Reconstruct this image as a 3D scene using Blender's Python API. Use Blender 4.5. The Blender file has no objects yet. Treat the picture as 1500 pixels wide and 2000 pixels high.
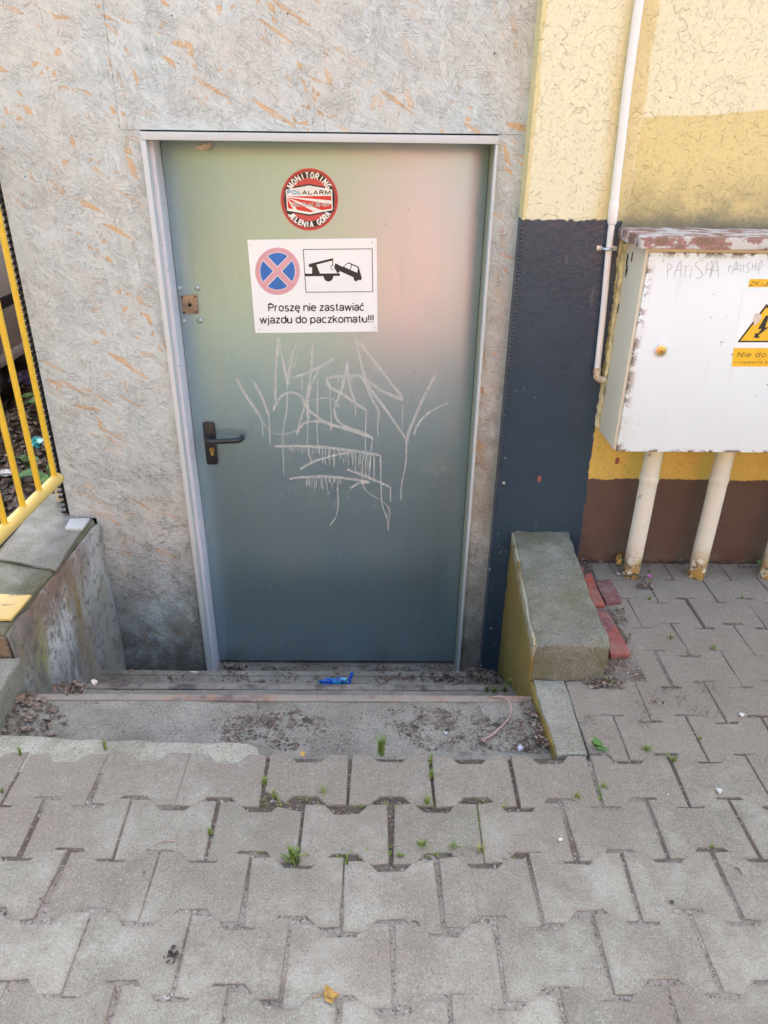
import bpy, bmesh, math, random
from mathutils import Vector, Matrix, noise
rnd = random.Random(7)
scene = bpy.context.scene
COL = scene.collection
R = math.radians

# ------------------------------------------------------------------ camera
H_CAM, FPX = 1.42, 1444.8
PITCH, YAW, ROLL = R(27.47), R(0.70), R(0.72)
FWD = Vector((math.sin(YAW)*math.cos(PITCH), math.cos(YAW)*math.cos(PITCH), -math.sin(PITCH)))
_r0 = Vector((math.cos(YAW), -math.sin(YAW), 0)); _u0 = _r0.cross(FWD)
RIGHT = math.cos(ROLL)*_r0 + math.sin(ROLL)*_u0
UP = -math.sin(ROLL)*_r0 + math.cos(ROLL)*_u0
EYE = Vector((0, 0, H_CAM))
cam_d = bpy.data.cameras.new('camera'); cam = bpy.data.objects.new('camera', cam_d); COL.objects.link(cam)
cam_d.sensor_fit = 'VERTICAL'; cam_d.sensor_height = 36; cam_d.lens = FPX/2000*36
cam_d.clip_start = .05; cam_d.clip_end = 500
M = Matrix((RIGHT, UP, -FWD)).transposed().to_4x4(); M.translation = EYE
cam.matrix_world = M
scene.camera = cam
# ------------------------------------------------------------------ light
TO_SUN = Vector((.30, .60, .90)).normalized()
world = bpy.data.worlds.new('World'); scene.world = world; world.use_nodes = True
wn = world.node_tree; bg = wn.nodes['Background']
sky = wn.nodes.new('ShaderNodeTexSky'); sky.sky_type = 'NISHITA'; sky.sun_disc = False
sky.sun_elevation = math.asin(TO_SUN.z); sky.sun_rotation = math.atan2(TO_SUN.x, TO_SUN.y)
sky.air_density = .8; sky.dust_density = 5.0; sky.ozone_density = .35
wn.links.new(sky.outputs[0], bg.inputs[0]); bg.inputs[1].default_value = .15
sd = bpy.data.lights.new('sun', 'SUN'); sd.energy = 2.0; sd.angle = R(.5); sd.color = (1, .985, .87)
sun = bpy.data.objects.new('sun', sd); COL.objects.link(sun)
sun.rotation_euler = TO_SUN.to_track_quat('Z', 'Y').to_euler()
scene.view_settings.view_transform = 'Standard'; scene.view_settings.look = 'None'
scene.view_settings.exposure = 2.82; scene.view_settings.gamma = 1

# ------------------------------------------------------------------ measuring helpers (photo pixel -> point on a real plane)
def ray(px, py): return FWD + (px-750)/FPX*RIGHT - (py-1000)/FPX*UP
def at_y(px, py, Y): v = ray(px, py); return EYE + v*(Y/v.y)
def at_z(px, py, z): v = ray(px, py); return EYE + v*((z-H_CAM)/v.z)
def at_x(px, py, x): v = ray(px, py); return EYE + v*(x/v.x)
Y_DOOR, Y_OSB, Y_PIL = 2.52, 2.42, 2.35

# ------------------------------------------------------------------ shader helpers
class Sh:
    def __init__(s, name):
        s.m = bpy.data.materials.new(name); s.m.use_nodes = True
        s.t = s.m.node_tree; s.b = s.t.nodes['Principled BSDF']
        s.pos = s.t.nodes.new('ShaderNodeNewGeometry').outputs['Position']
    def link(s, a, inp):
        if isinstance(a, bpy.types.NodeSocket): s.t.links.new(a, inp)
        elif isinstance(a, (tuple, list)): inp.default_value = tuple(a) if len(a) == len(inp.default_value) else tuple(a)+(1,)
        else: inp.default_value = a
    def mapv(s, scale=(1,1,1), rot=(0,0,0), loc=(0,0,0), vec=None):
        n = s.t.nodes.new('ShaderNodeMapping'); s.link(vec or s.pos, n.inputs[0])
        n.inputs['Scale'].default_value = scale; n.inputs['Rotation'].default_value = rot; n.inputs['Location'].default_value = loc
        return n.outputs[0]
    def rotmap(s, ang, scale, loc=(0,0,0), vec=None):      # rotate about Y first, then stretch
        return s.mapv(scale, vec=s.mapv(rot=(0,ang,0), loc=loc, vec=vec))
    def noise(s, scale, detail=4, rough=.55, vec=None, dist=0, color=False):
        n = s.t.nodes.new('ShaderNodeTexNoise'); s.link(vec or s.pos, n.inputs['Vector'])
        n.inputs['Scale'].default_value = scale; n.inputs['Detail'].default_value = detail
        n.inputs['Roughness'].default_value = rough; n.inputs['Distortion'].default_value = dist
        return n.outputs['Color' if color else 'Fac']
    def vor(s, scale, vec=None, feature='F1', out='Color', rand=1):
        n = s.t.nodes.new('ShaderNodeTexVoronoi'); n.feature = feature; s.link(vec or s.pos, n.inputs['Vector'])
        n.inputs['Scale'].default_value = scale; n.inputs['Randomness'].default_value = rand
        return n.outputs[out]
    def ramp(s, fac, a, b, lo=0., hi=1.):
        n = s.t.nodes.new('ShaderNodeMapRange'); n.interpolation_type = 'SMOOTHSTEP'; s.link(fac, n.inputs[0])
        n.inputs[1].default_value = a; n.inputs[2].default_value = b; n.inputs[3].default_value = lo; n.inputs[4].default_value = hi
        return n.outputs[0]
    def math(s, op, a, b=0., c=None):
        n = s.t.nodes.new('ShaderNodeMath'); n.operation = op; s.link(a, n.inputs[0]); s.link(b, n.inputs[1])
        if c is not None: s.link(c, n.inputs[2])
        return n.outputs[0]
    def mul(s, *a):
        o = a[0]
        for x in a[1:]: o = s.math('MULTIPLY', o, x)
        return o
    def add(s, a, b): return s.math('ADD', a, b)
    def sep(s, v):
        n = s.t.nodes.new('ShaderNodeSeparateXYZ'); s.link(v, n.inputs[0]); return n.outputs
    def sepc(s, v):
        n = s.t.nodes.new('ShaderNodeSeparateColor'); s.link(v, n.inputs[0]); return n.outputs
    def mix(s, fac, a, b, mode='MIX'):
        n = s.t.nodes.new('ShaderNodeMix'); n.data_type = 'RGBA'; n.blend_type = mode
        s.link(fac, n.inputs[0]); s.link(a, n.inputs[6]); s.link(b, n.inputs[7]); return n.outputs[2]
    def attr(s, name, out='Fac'):
        n = s.t.nodes.new('ShaderNodeAttribute'); n.attribute_name = name; return n.outputs[out]
    def warp(s, amt, scale, vec=None):
        n = s.t.nodes.new('ShaderNodeVectorMath'); n.operation = 'MULTIPLY_ADD'
        s.link(s.noise(scale, 2, color=True, vec=vec), n.inputs[0]); n.inputs[1].default_value = (amt,)*3; s.link(vec or s.pos, n.inputs[2])
        return n.outputs[0]
    def grain(s, col, sc, amt, vec=None):       # fine aggregate mottling
        g = s.noise(sc, 3, .8, vec=vec); col = s.mix(s.ramp(g, .50, .30, 0, amt), col, (.03, .027, .022)); return s.mix(s.ramp(g, .54, .74, 0, amt*.8), col, (.66, .64, .58))
    def bump(s, h, strength=.5, dist=.004):
        n = s.t.nodes.new('ShaderNodeBump'); n.inputs['Strength'].default_value = strength; n.inputs['Distance'].default_value = dist
        s.link(h, n.inputs['Height']); s.t.links.new(n.outputs[0], s.b.inputs['Normal'])
    def done(s, col, rough=.7, metal=0., spec=None, alpha=None):
        s.link(col, s.b.inputs['Base Color']); s.link(rough, s.b.inputs['Roughness']); s.link(metal, s.b.inputs['Metallic'])
        if spec is not None: s.link(spec, s.b.inputs['Specular IOR Level'])
        if alpha is not None: s.link(alpha, s.b.inputs['Alpha'])
        return s.m

def simple(name, col, rough=.6, metal=0., var=.15, scale=25, bump=.15):
    s = Sh(name); n = s.noise(scale, 5)
    d = tuple(c*(1-var) for c in col); l = tuple(min(1, c*(1+var)) for c in col)
    if bump: s.bump(s.noise(scale*4, 4), bump, .002)
    return s.done(s.mix(s.ramp(n, .3, .7), d, l), rough, metal)

def mat_osb():
    s = Sh('osb_board'); xyz = s.sep(s.pos)
    w = s.warp(.007, 9)
    tone = bare = edges = None
    def pick(p, a, b):
        n = s.t.nodes.new('ShaderNodeMix'); s.link(p, n.inputs[0]); s.link(a, n.inputs[2]); s.link(b, n.inputs[3]); return n.outputs[0]
    for k, (ang, sx, sz) in enumerate([(.15, 9, 60), (1.35, 9, 66), (-.75, 10, 58), (.75, 11, 75), (-1.3, 10, 70), (-.25, 12, 80), (1.75, 9, 62), (-.55, 11, 84)]):
        v = s.rotmap(ang, (sx, 1.5, sz), (k*3.7, k*1.3, k*2.1), w)
        c = s.sepc(s.vor(1, v)); g = s.noise(1, 3, .65, s.mapv((2.2, 1, 6), vec=v))
        t = s.add(s.math('MULTIPLY', c[1], .45), s.math('MULTIPLY', g, .8))
        b = s.mul(s.ramp(c[2], .915, .925), s.ramp(g, .34, .44))
        ed = s.mul(s.ramp(s.vor(1, v, 'DISTANCE_TO_EDGE', 'Distance'), .0, .045, 1, 0), s.ramp(c[1], .45, .75))
        if tone is None: tone, bare, edges = t, b, ed
        else:
            p = s.ramp(c[0], .66, .67); tone = pick(p, tone, t); bare = pick(p, bare, b); edges = pick(p, edges, ed)
    lines = s.mul(edges, s.ramp(s.noise(21, 2), .38, .58))
    for ang, k in ((.35, 1), (1.15, 2), (-.9, 3), (1.75, 4), (.0, 5), (-.45, 6)):
        n = s.noise(1, 2, .55, s.rotmap(ang, (13, 2, 150), (k*5, 0, k*7), w))
        l = s.ramp(s.math('ABSOLUTE', s.math('SUBTRACT', n, .5)), .004, .022, 1, 0)
        l = s.mul(l, s.ramp(s.noise(10+k, 3, vec=s.mapv(loc=(k, 0, k))), .53, .63))
        lines = s.math('MAXIMUM', lines, l)
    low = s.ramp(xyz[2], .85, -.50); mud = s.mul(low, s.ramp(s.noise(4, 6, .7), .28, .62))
    wash = s.mix(s.ramp(tone, .25, .95), (.455, .51, .485), (.585, .645, .62))
    wash = s.mix(s.mul(s.ramp(s.noise(2.6, 4), .45, .68), .45), wash, (.59, .54, .44))
    zone = s.ramp(s.noise(3.1, 3, vec=s.mapv(loc=(4, 2, 9))), .36, .62)
    bare2 = s.mul(bare, s.add(.15, s.math('MULTIPLY', zone, .85)))
    col = s.mix(s.mul(bare2, .9), wash, s.mix(s.noise(14, 2), (.62, .45, .27), (.58, .33, .11)))
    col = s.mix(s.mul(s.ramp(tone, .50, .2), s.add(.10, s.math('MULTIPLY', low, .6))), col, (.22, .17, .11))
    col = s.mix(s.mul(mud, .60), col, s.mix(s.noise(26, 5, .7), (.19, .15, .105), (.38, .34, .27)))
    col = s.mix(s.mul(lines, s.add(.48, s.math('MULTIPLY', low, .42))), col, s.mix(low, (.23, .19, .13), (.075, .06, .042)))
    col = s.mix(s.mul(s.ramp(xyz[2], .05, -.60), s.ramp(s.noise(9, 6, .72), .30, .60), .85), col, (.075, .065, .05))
    specks = s.ramp(s.vor(16, out='Distance'), .05, .035)
    col = s.mix(s.mul(specks, s.ramp(s.noise(6), .5, .56)), col, (.08, .07, .06))
    col = s.mix(s.mul(s.ramp(xyz[0], .345, .36), s.ramp(xyz[2], 1.3, .2), s.ramp(s.noise(7, 6, .7), .30, .55), .45), col, (.26, .20, .12))
    col = s.grain(col, 170, .22)
    s.bump(s.math('SUBTRACT', s.math('MULTIPLY', tone, .6), s.math('MULTIPLY', lines, .9)), .55, .003)
    return s.done(col, .62)

def mat_plaster():
    s = Sh('painted_scratch_plaster'); x, y, z = s.sep(s.pos)
    w = s.warp(.05, 6)
    g = None
    for k, sc in enumerate((22, 34, 52)):
        n = s.noise(sc, 1.5, .4, s.mapv((1, .3, 1), loc=(k*3, 0, k), vec=w))
        l = s.ramp(s.math('ABSOLUTE', s.math('SUBTRACT', n, .5)), .003, .014, 1, 0)
        l = s.mul(l, s.ramp(s.noise(30+14*k, 2, vec=s.mapv(loc=(k, k, k*2))), .525, .58))
        g = l if g is None else s.math('MAXIMUM', g, l)
    pits = s.mul(s.ramp(s.vor(120, out='Distance', vec=s.mapv((1, .3, .55))), .26, .14), s.ramp(s.noise(9, 3), .50, .62))
    g = s.math('MAXIMUM', g, s.mul(pits, .8))
    e = s.math('ADD', s.math('MULTIPLY', s.math('SUBTRACT', s.noise(60, 3), .5), .016), s.math('MULTIPLY', s.math('SUBTRACT', s.noise(9, 3), .5), .022))
    xe, ze = s.add(x, e), s.add(z, e)
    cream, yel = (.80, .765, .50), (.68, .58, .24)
    col = s.mix(s.noise(2.5, 4), cream, (.72, .68, .47))
    # deeper yellow: conduit's soft shadow painted as a stripe, block above the cabinet, upper right shape
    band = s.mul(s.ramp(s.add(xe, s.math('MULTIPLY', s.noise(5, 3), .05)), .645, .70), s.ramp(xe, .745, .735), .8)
    blk = s.mul(s.ramp(xe, .735, .745), s.ramp(s.math('SUBTRACT', ze, s.math('MULTIPLY', x, .07)), 1.402, 1.396))
    tri = s.ramp(s.add(xe, s.math('MULTIPLY', ze, .30)), 1.695, 1.705)
    cor = s.mul(s.ramp(xe, .446, .438), .8)
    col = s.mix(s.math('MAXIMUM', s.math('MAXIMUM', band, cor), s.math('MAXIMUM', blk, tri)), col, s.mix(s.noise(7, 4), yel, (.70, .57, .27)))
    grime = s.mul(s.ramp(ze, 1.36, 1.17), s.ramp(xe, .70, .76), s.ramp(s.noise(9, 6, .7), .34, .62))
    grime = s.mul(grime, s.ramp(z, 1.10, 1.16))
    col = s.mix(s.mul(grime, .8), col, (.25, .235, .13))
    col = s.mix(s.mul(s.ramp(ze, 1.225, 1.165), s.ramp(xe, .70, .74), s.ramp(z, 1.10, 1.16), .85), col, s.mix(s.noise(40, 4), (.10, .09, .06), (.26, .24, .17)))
    low = s.ramp(ze, .50, .54)
    col = s.mix(s.mul(s.ramp(ze, .95, .9), .9), col, (.62, .43, .08))
    col = s.mix(s.mul(g, .21), col, (.36, .29, .12)); col = s.grain(col, 150, .14)
    # brown plinth
    br = s.ramp(ze, .337, .333)
    brown = s.mix(s.noise(6, 5), (.085, .05, .036), (.14, .085, .06))
    brown = s.mix(s.mul(s.ramp(z, .14, .0), s.ramp(s.noise(14, 5), .4, .6), .6), brown, (.16, .13, .09))
    col = s.mix(br, col, brown)
    # navy paint on the pilaster
    nv = s.mul(s.ramp(ze, 1.185, 1.181), s.ramp(s.add(xe, s.math('MULTIPLY', z, .018)), .752, .748))
    nvy = s.mix(s.noise(8, 5), (.023, .040, .060), (.041, .067, .096))
    nvy = s.mix(s.mul(s.ramp(z, .75, .2), .6), nvy, (.040, .065, .090))
    nvy = s.mix(s.mul(s.ramp(s.vor(55, out='Distance', vec=s.mapv((1, .3, .35))), .10, .04), s.ramp(s.noise(5), .52, .6), .6), nvy, (.35, .36, .34))
    chips = s.mul(s.ramp(s.noise(23, 2), .68, .70), s.ramp(xe, .47, .44), s.ramp(z, .5, .3))
    nvy = s.mix(chips, nvy, (.62, .58, .42))
    scf = s.mul(s.ramp(s.noise(1, 5, .75, s.mapv((26, 5, 9))), .62, .70), .5); nvy = s.mix(scf, nvy, (.13, .145, .155))
    nvy = s.mix(s.mul(g, .22), nvy, (.012, .014, .018))
    col = s.mix(nv, col, nvy)
    rough = s.math('SUBTRACT', .75, s.math('MULTIPLY', nv, .48))
    s.bump(s.math('SUBTRACT', s.math('MULTIPLY', s.noise(70, 4), .6), s.mul(g, s.math('SUBTRACT', 1.1, s.math('MULTIPLY', nv, .85)))), .6, .005)
    return s.done(col, rough)

def mat_concrete(name, a, b, moss=0., dirt=.4, mosscol=(.12, .115, .05)):
    s = Sh(name)
    col = s.mix(s.ramp(s.noise(7, 7, .65), .3, .7), a, b)
    sp = s.sepc(s.vor(420)); col = s.mix(s.mul(s.ramp(sp[0], .86, .9), .6), col, tuple(c*.45 for c in a))
    col = s.mix(s.mul(s.ramp(sp[1], .985, .99), .25), col, (.62, .61, .58))
    col = s.mix(s.mul(s.ramp(s.noise(3.5, 6, .7, s.mapv(loc=(3, 1, 2))), .45, .7), dirt), col, (.13, .10, .075))
    if moss: col = s.mix(s.mul(s.ramp(s.noise(5, 6, .7), .35, .65), moss), col, mosscol)
    col = s.grain(col, 200, .40)
    pit = s.ramp(s.vor(70, out='Distance', vec=s.warp(.006, 50)), .22, .12); pit = s.mul(pit, s.ramp(s.noise(9, 3), .52, .62)); col = s.mix(s.mul(pit, .5), col, (.06, .055, .045))
    s.bump(s.math('SUBTRACT', s.add(s.noise(45, 7, .75), s.math('MULTIPLY', s.noise(220, 3), .6)), pit), .8, .006)
    return s.done(col, .92, spec=.25)

def mat_paver():
    s = Sh('grey_paving_block'); tone = s.attr('tone')
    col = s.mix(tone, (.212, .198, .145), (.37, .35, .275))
    col = s.mix(s.mul(s.ramp(s.noise(9, 7, .7), .40, .66), .55), col, (.40, .38, .305))
    col = s.mix(s.mul(s.ramp(s.noise(8, 8, .74, s.mapv(loc=(4, 4, 4))), .44, .66), .55), col, (.165, .145, .105))
    near = s.ramp(s.noise(3.4, 4, .6, s.mapv(loc=(7, 3, 1))), .32, .58)
    wv = s.warp(.004, 60)
    for sc, lo, cc, a, b in ((230, .58, (.115, .112, .11), .2, .7), (380, .60, (.12, .12, .11), .35, .4)):
        v = s.sepc(s.vor(sc, wv)); vd = s.vor(sc, wv, out='Distance')
        spot = s.mul(s.ramp(v[0], lo, lo+.02), s.ramp(s.math('SUBTRACT', vd, s.math('MULTIPLY', v[2], .30)), .10, -.02))
        col = s.mix(s.mul(spot, s.add(a, s.math('MULTIPLY', near, b))), col, cc)
    v2 = s.sepc(s.vor(340, s.mapv(loc=(1, 2, 3)))); col = s.mix(s.mul(s.ramp(v2[1], .988, .992), .22), col, (.68, .67, .63))
    y_ = s.sep(s.pos)[1]; dust = s.ramp(s.add(s.noise(3.6, 8, .74, s.mapv(loc=(2, 5, 0))), s.ramp(y_, .9, 1.5, 0, .15)), .43, .64)
    edge = s.attr('edge')
    dust = s.math('MAXIMUM', s.mul(dust, .8), s.mul(edge, s.ramp(s.noise(14, 6, .72), .30, .58), .85))
    col = s.mix(dust, col, s.mix(s.noise(70, 4, .7), (.165, .135, .098), (.30, .256, .20)))
    col = s.mix(s.mul(s.ramp(s.noise(6.5, 7, .75, s.mapv(loc=(9, 5, 4))), .63, .71), .5), col, (.52, .515, .50))
    col = s.grain(col, 240, .42)
    s.bump(s.add(s.noise(60, 7, .75), s.add(s.math('MULTIPLY', s.noise(300, 4, .7), .7), s.math('MULTIPLY', spot, -.25))), .75, .004)
    return s.done(col, .92, spec=.25)

def mat_soil(name, a, b, c, sand=None):
    s = Sh(name)
    col = s.mix(s.noise(55, 6, .7), a, b)
    if sand:
        y = s.sep(s.pos)[1]
        f = s.mul(s.math('MAXIMUM', s.ramp(y, 1.12, .95), s.ramp(s.noise(2.6, 4), .5, .62)), s.ramp(s.noise(9, 5, .7), .2, .55))
        col = s.mix(f, col, s.mix(s.noise(120, 4, .7), *sand))
    v = s.sepc(s.vor(260)); col = s.mix(s.mul(s.ramp(v[0], .8, .85), .6), col, c)
    col = s.mix(s.mul(s.ramp(v[1], .95, .96), .7), col, (.42, .39, .34))
    s.bump(s.add(s.noise(90, 6, .75), v[2]), .7, .004)
    return s.done(col, .95, spec=.2)

def mat_leaf(name, ramp):
    s = Sh(name); t = s.attr('tone')
    n = s.t.nodes.new('ShaderNodeValToRGB'); s.link(t, n.inputs[0])
    while len(n.color_ramp.elements) < len(ramp): n.color_ramp.elements.new(.5)
    for i, c in enumerate(ramp):
        n.color_ramp.elements[i].position = i/(len(ramp)-1); n.color_ramp.elements[i].color = c+(1,)
    col = s.mix(s.mul(s.noise(90, 4), .5), n.outputs[0], (.05, .04, .03))
    return s.done(col, .8)

def mat_door():
    s = Sh('galvanised_door_steel'); x, y, z = s.sep(s.pos)
    br = s.noise(1, 4, .6, s.mapv((420, 5, 2.5))); br2 = s.noise(1, 3, .6, s.mapv((40, 5, 1.2)))
    col = s.mix(br, (.265, .375, .405), (.32, .425, .45)); col = s.mix(s.mul(br2, .3), col, (.235, .35, .39))
    splash = s.mul(s.ramp(s.noise(34, 6, .8), .57, .68), s.ramp(s.noise(5, 4), .40, .60), s.ramp(z, .75, .1), .42)
    smear = s.mul(s.ramp(s.noise(7, 6, .75, s.mapv((1.5, 1, .6))), .52, .70), .22); col = s.mix(smear, col, (.42, .42, .38))
    col = s.mix(splash, col, (.62, .63, .60))
    drip = s.mul(s.ramp(s.noise(1, 4, .7, s.mapv((60, 5, 4))), .60, .70), s.ramp(z, .25, -.3), .35)
    col = s.mix(drip, col, (.30, .30, .27))
    v = s.vor(24, s.mapv((1, .2, 1)), out='Distance')
    spot = s.mul(s.ramp(v, .06, .04), s.ramp(s.noise(7), .52, .56))
    col = s.mix(s.mul(spot, .8), col, (.09, .085, .07))
    rst = s.mul(s.ramp(s.noise(38, 4, .7), .68, .73), s.ramp(z, .1, -.4), .5)
    col = s.mix(rst, col, (.20, .13, .07))
    rough = s.add(.25, s.math('MULTIPLY', br, .09)); rough = s.add(rough, s.math('MULTIPLY', s.add(s.add(splash, spot), smear), .4))
    met = s.math('SUBTRACT', .62, s.mul(s.math('MAXIMUM', splash, spot), .7))
    s.bump(s.add(s.math('MULTIPLY', br, .03), s.noise(3.2, 3)), .10, .012)
    return s.done(col, rough, met)

def mat_weather_paint():      # flaking ochre, mauve and white paint on the left pit side
    s = Sh('flaking_old_paint'); v = s.mapv((1, 1, .35)); x, y, z = s.sep(s.pos)
    yw = s.add(y, s.math('MULTIPLY', s.math('SUBTRACT', s.noise(7, 4), .5), .12))
    def at(c, h): return s.mul(s.ramp(yw, c-h, c-h*.5), s.ramp(yw, c+h, c+h*.5))
    col = s.mix(s.ramp(s.noise(11, 7, .7, v), .38, .62), (.20, .185, .15), (.40, .39, .345))
    col = s.mix(s.mul(s.ramp(s.noise(8, 6, .7, s.mapv((1.6, 1.6, .4), loc=(1, 9, 4))), .44, .56), at(2.24, .13), .55), col, (.25, .18, .165))
    col = s.mix(s.mul(s.ramp(s.noise(7, 6, .7, s.mapv((1.3, 1.3, .4), loc=(8, 3, 6))), .42, .54), s.math('MAXIMUM', at(1.86, .12), s.mul(at(2.33, .08), .6)), .85), col, (.30, .29, .09))
    col = s.mix(s.mul(s.ramp(s.noise(8, 6, .7, s.mapv((1.6, 1.6, .35), loc=(5, 2, 1))), .42, .54), at(2.14, .09), .9), col, (.29, .20, .06))
    col = s.mix(s.mul(s.ramp(s.noise(7, 7, .72, s.mapv((1.3, 1.3, .45), loc=(2, 6, 3))), .42, .53), s.math('MAXIMUM', at(2.0, .13), s.mul(at(2.30, .2), .35)), .9), col, (.70, .69, .64))
    col = s.mix(s.mul(s.ramp(z, -.12, .09), s.ramp(s.noise(9, 5, .7), .30, .58), s.ramp(yw, 2.3, 2.2)), col, (.25, .165, .115))
    col = s.mix(s.mul(s.ramp(s.noise(26, 7, .8), .52, .60), .7), col, (.10, .09, .065))
    col = s.mix(s.mul(s.ramp(z, -.06, -.2), .45), col, (.20, .18, .16))
    s.bump(s.noise(25, 7, .75, s.mapv((1, 1, .6))), .9, .012)
    return s.done(col, .85)

def mat_mustard():
    s = Sh('mustard_wall_paint'); x, y, z = s.sep(s.pos)
    col = s.mix(s.noise(1, 5, .6, s.mapv((30, 30, 4))), (.15, .10, .02), (.26, .17, .03))
    col = s.mix(s.mul(s.ramp(s.noise(7, 6, .7), .46, .66), .6), col, (.20, .17, .03))
    col = s.mix(s.mul(s.ramp(z, -.2, -.55), s.ramp(s.noise(8, 5), .3, .6), .8), col, (.07, .085, .02))
    col = s.mix(s.mul(s.ramp(z, .05, .115), s.ramp(s.noise(20, 6, .75), .42, .5)), col, (.36, .33, .22)); col = s.mix(s.ramp(s.noise(24, 5, .7), .66, .70), col, (.45, .36, .14))
    s.bump(s.noise(1, 6, .7, s.mapv((60, 60, 25))), .8, .006)
    return s.done(col, .6)

def mat_rust(name='rusty_steel', ca=(.13, .095, .085), cb_=(.31, .175, .10)):
    s = Sh(name)
    col = s.mix(s.ramp(s.noise(6, 6, .7), .40, .62), ca, cb_)
    col = s.mix(s.mul(s.ramp(s.noise(18, 5), .5, .7), .5), col, (.30, .26, .22))
    col = s.mix(s.mul(s.ramp(s.noise(9, 7, .75, s.mapv(loc=(3, 3, 3))), .40, .56), .8), col, (.25, .225, .175))
    s.bump(s.noise(120, 5), .4, .002)
    return s.done(col, .85, .05)

def mat_chipped(name, base, chip, under, thr=.60, sc=9, extra=None, rough=.5):
    s = Sh(name)
    n = s.noise(sc, 6, .68, s.mapv((1, 1.5, 1.5)))
    col = s.mix(s.noise(5, 4), tuple(c*.93 for c in base), base)
    col = s.mix(s.ramp(n, thr, thr+.015), col, chip)
    col = s.mix(s.ramp(n, thr+.07, thr+.085), col, under)
    if extra: col = extra(s, col)
    s.bump(s.ramp(n, thr-.01, thr+.02, 1, 0), .4, .002)
    return s.done(col, rough)

def cab_rust(s, col):
    x, y, z = s.sep(s.pos)
    edge = s.math('MAXIMUM', s.ramp(x, .782, .752), s.math('MAXIMUM', s.ramp(z, 1.10, 1.122), s.ramp(z, .535, .523)))
    e = s.mul(edge, s.ramp(s.noise(30, 5, .7), .47, .55))
    col = s.mix(e, col, (.10, .055, .03))
    halo = s.mul(s.ramp(x, .80, .75), s.ramp(s.noise(12, 4), .35, .7), .35)
    col = s.mix(halo, col, (.55, .42, .26))
    st = s.mul(s.ramp(s.noise(1, 5, .7, s.mapv((30, 5, 3))), .58, .75), .25)
    col = s.mix(st, col, (.50, .50, .46))
    ch = s.mul(s.ramp(s.noise(45, 3), .70, .715), .7)
    return s.mix(ch, col, (.20, .18, .16))

def brick_dust(s, col):
    col = s.mix(s.mul(s.ramp(s.noise(13, 6, .75), .40, .62), .55), col, (.24, .19, .14))
    return s.mix(s.mul(s.ramp(s.noise(60, 5, .7), .58, .66), .6), col, (.08, .06, .05))

def duct_dirt(s, col):
    z = s.sep(s.pos)[2]
    f = s.mul(s.ramp(z, .16, .02), s.ramp(s.noise(26, 5, .7), .38, .5))
    col = s.mix(f, col, (.36, .22, .05))
    col = s.mix(s.mul(s.ramp(z, .12, .03), s.ramp(s.noise(60, 3), .56, .6)), col, (.10, .09, .05))
    return s.mix(s.mul(s.ramp(s.noise(45, 4), .66, .7), .5), col, (.12, .10, .07))

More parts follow.
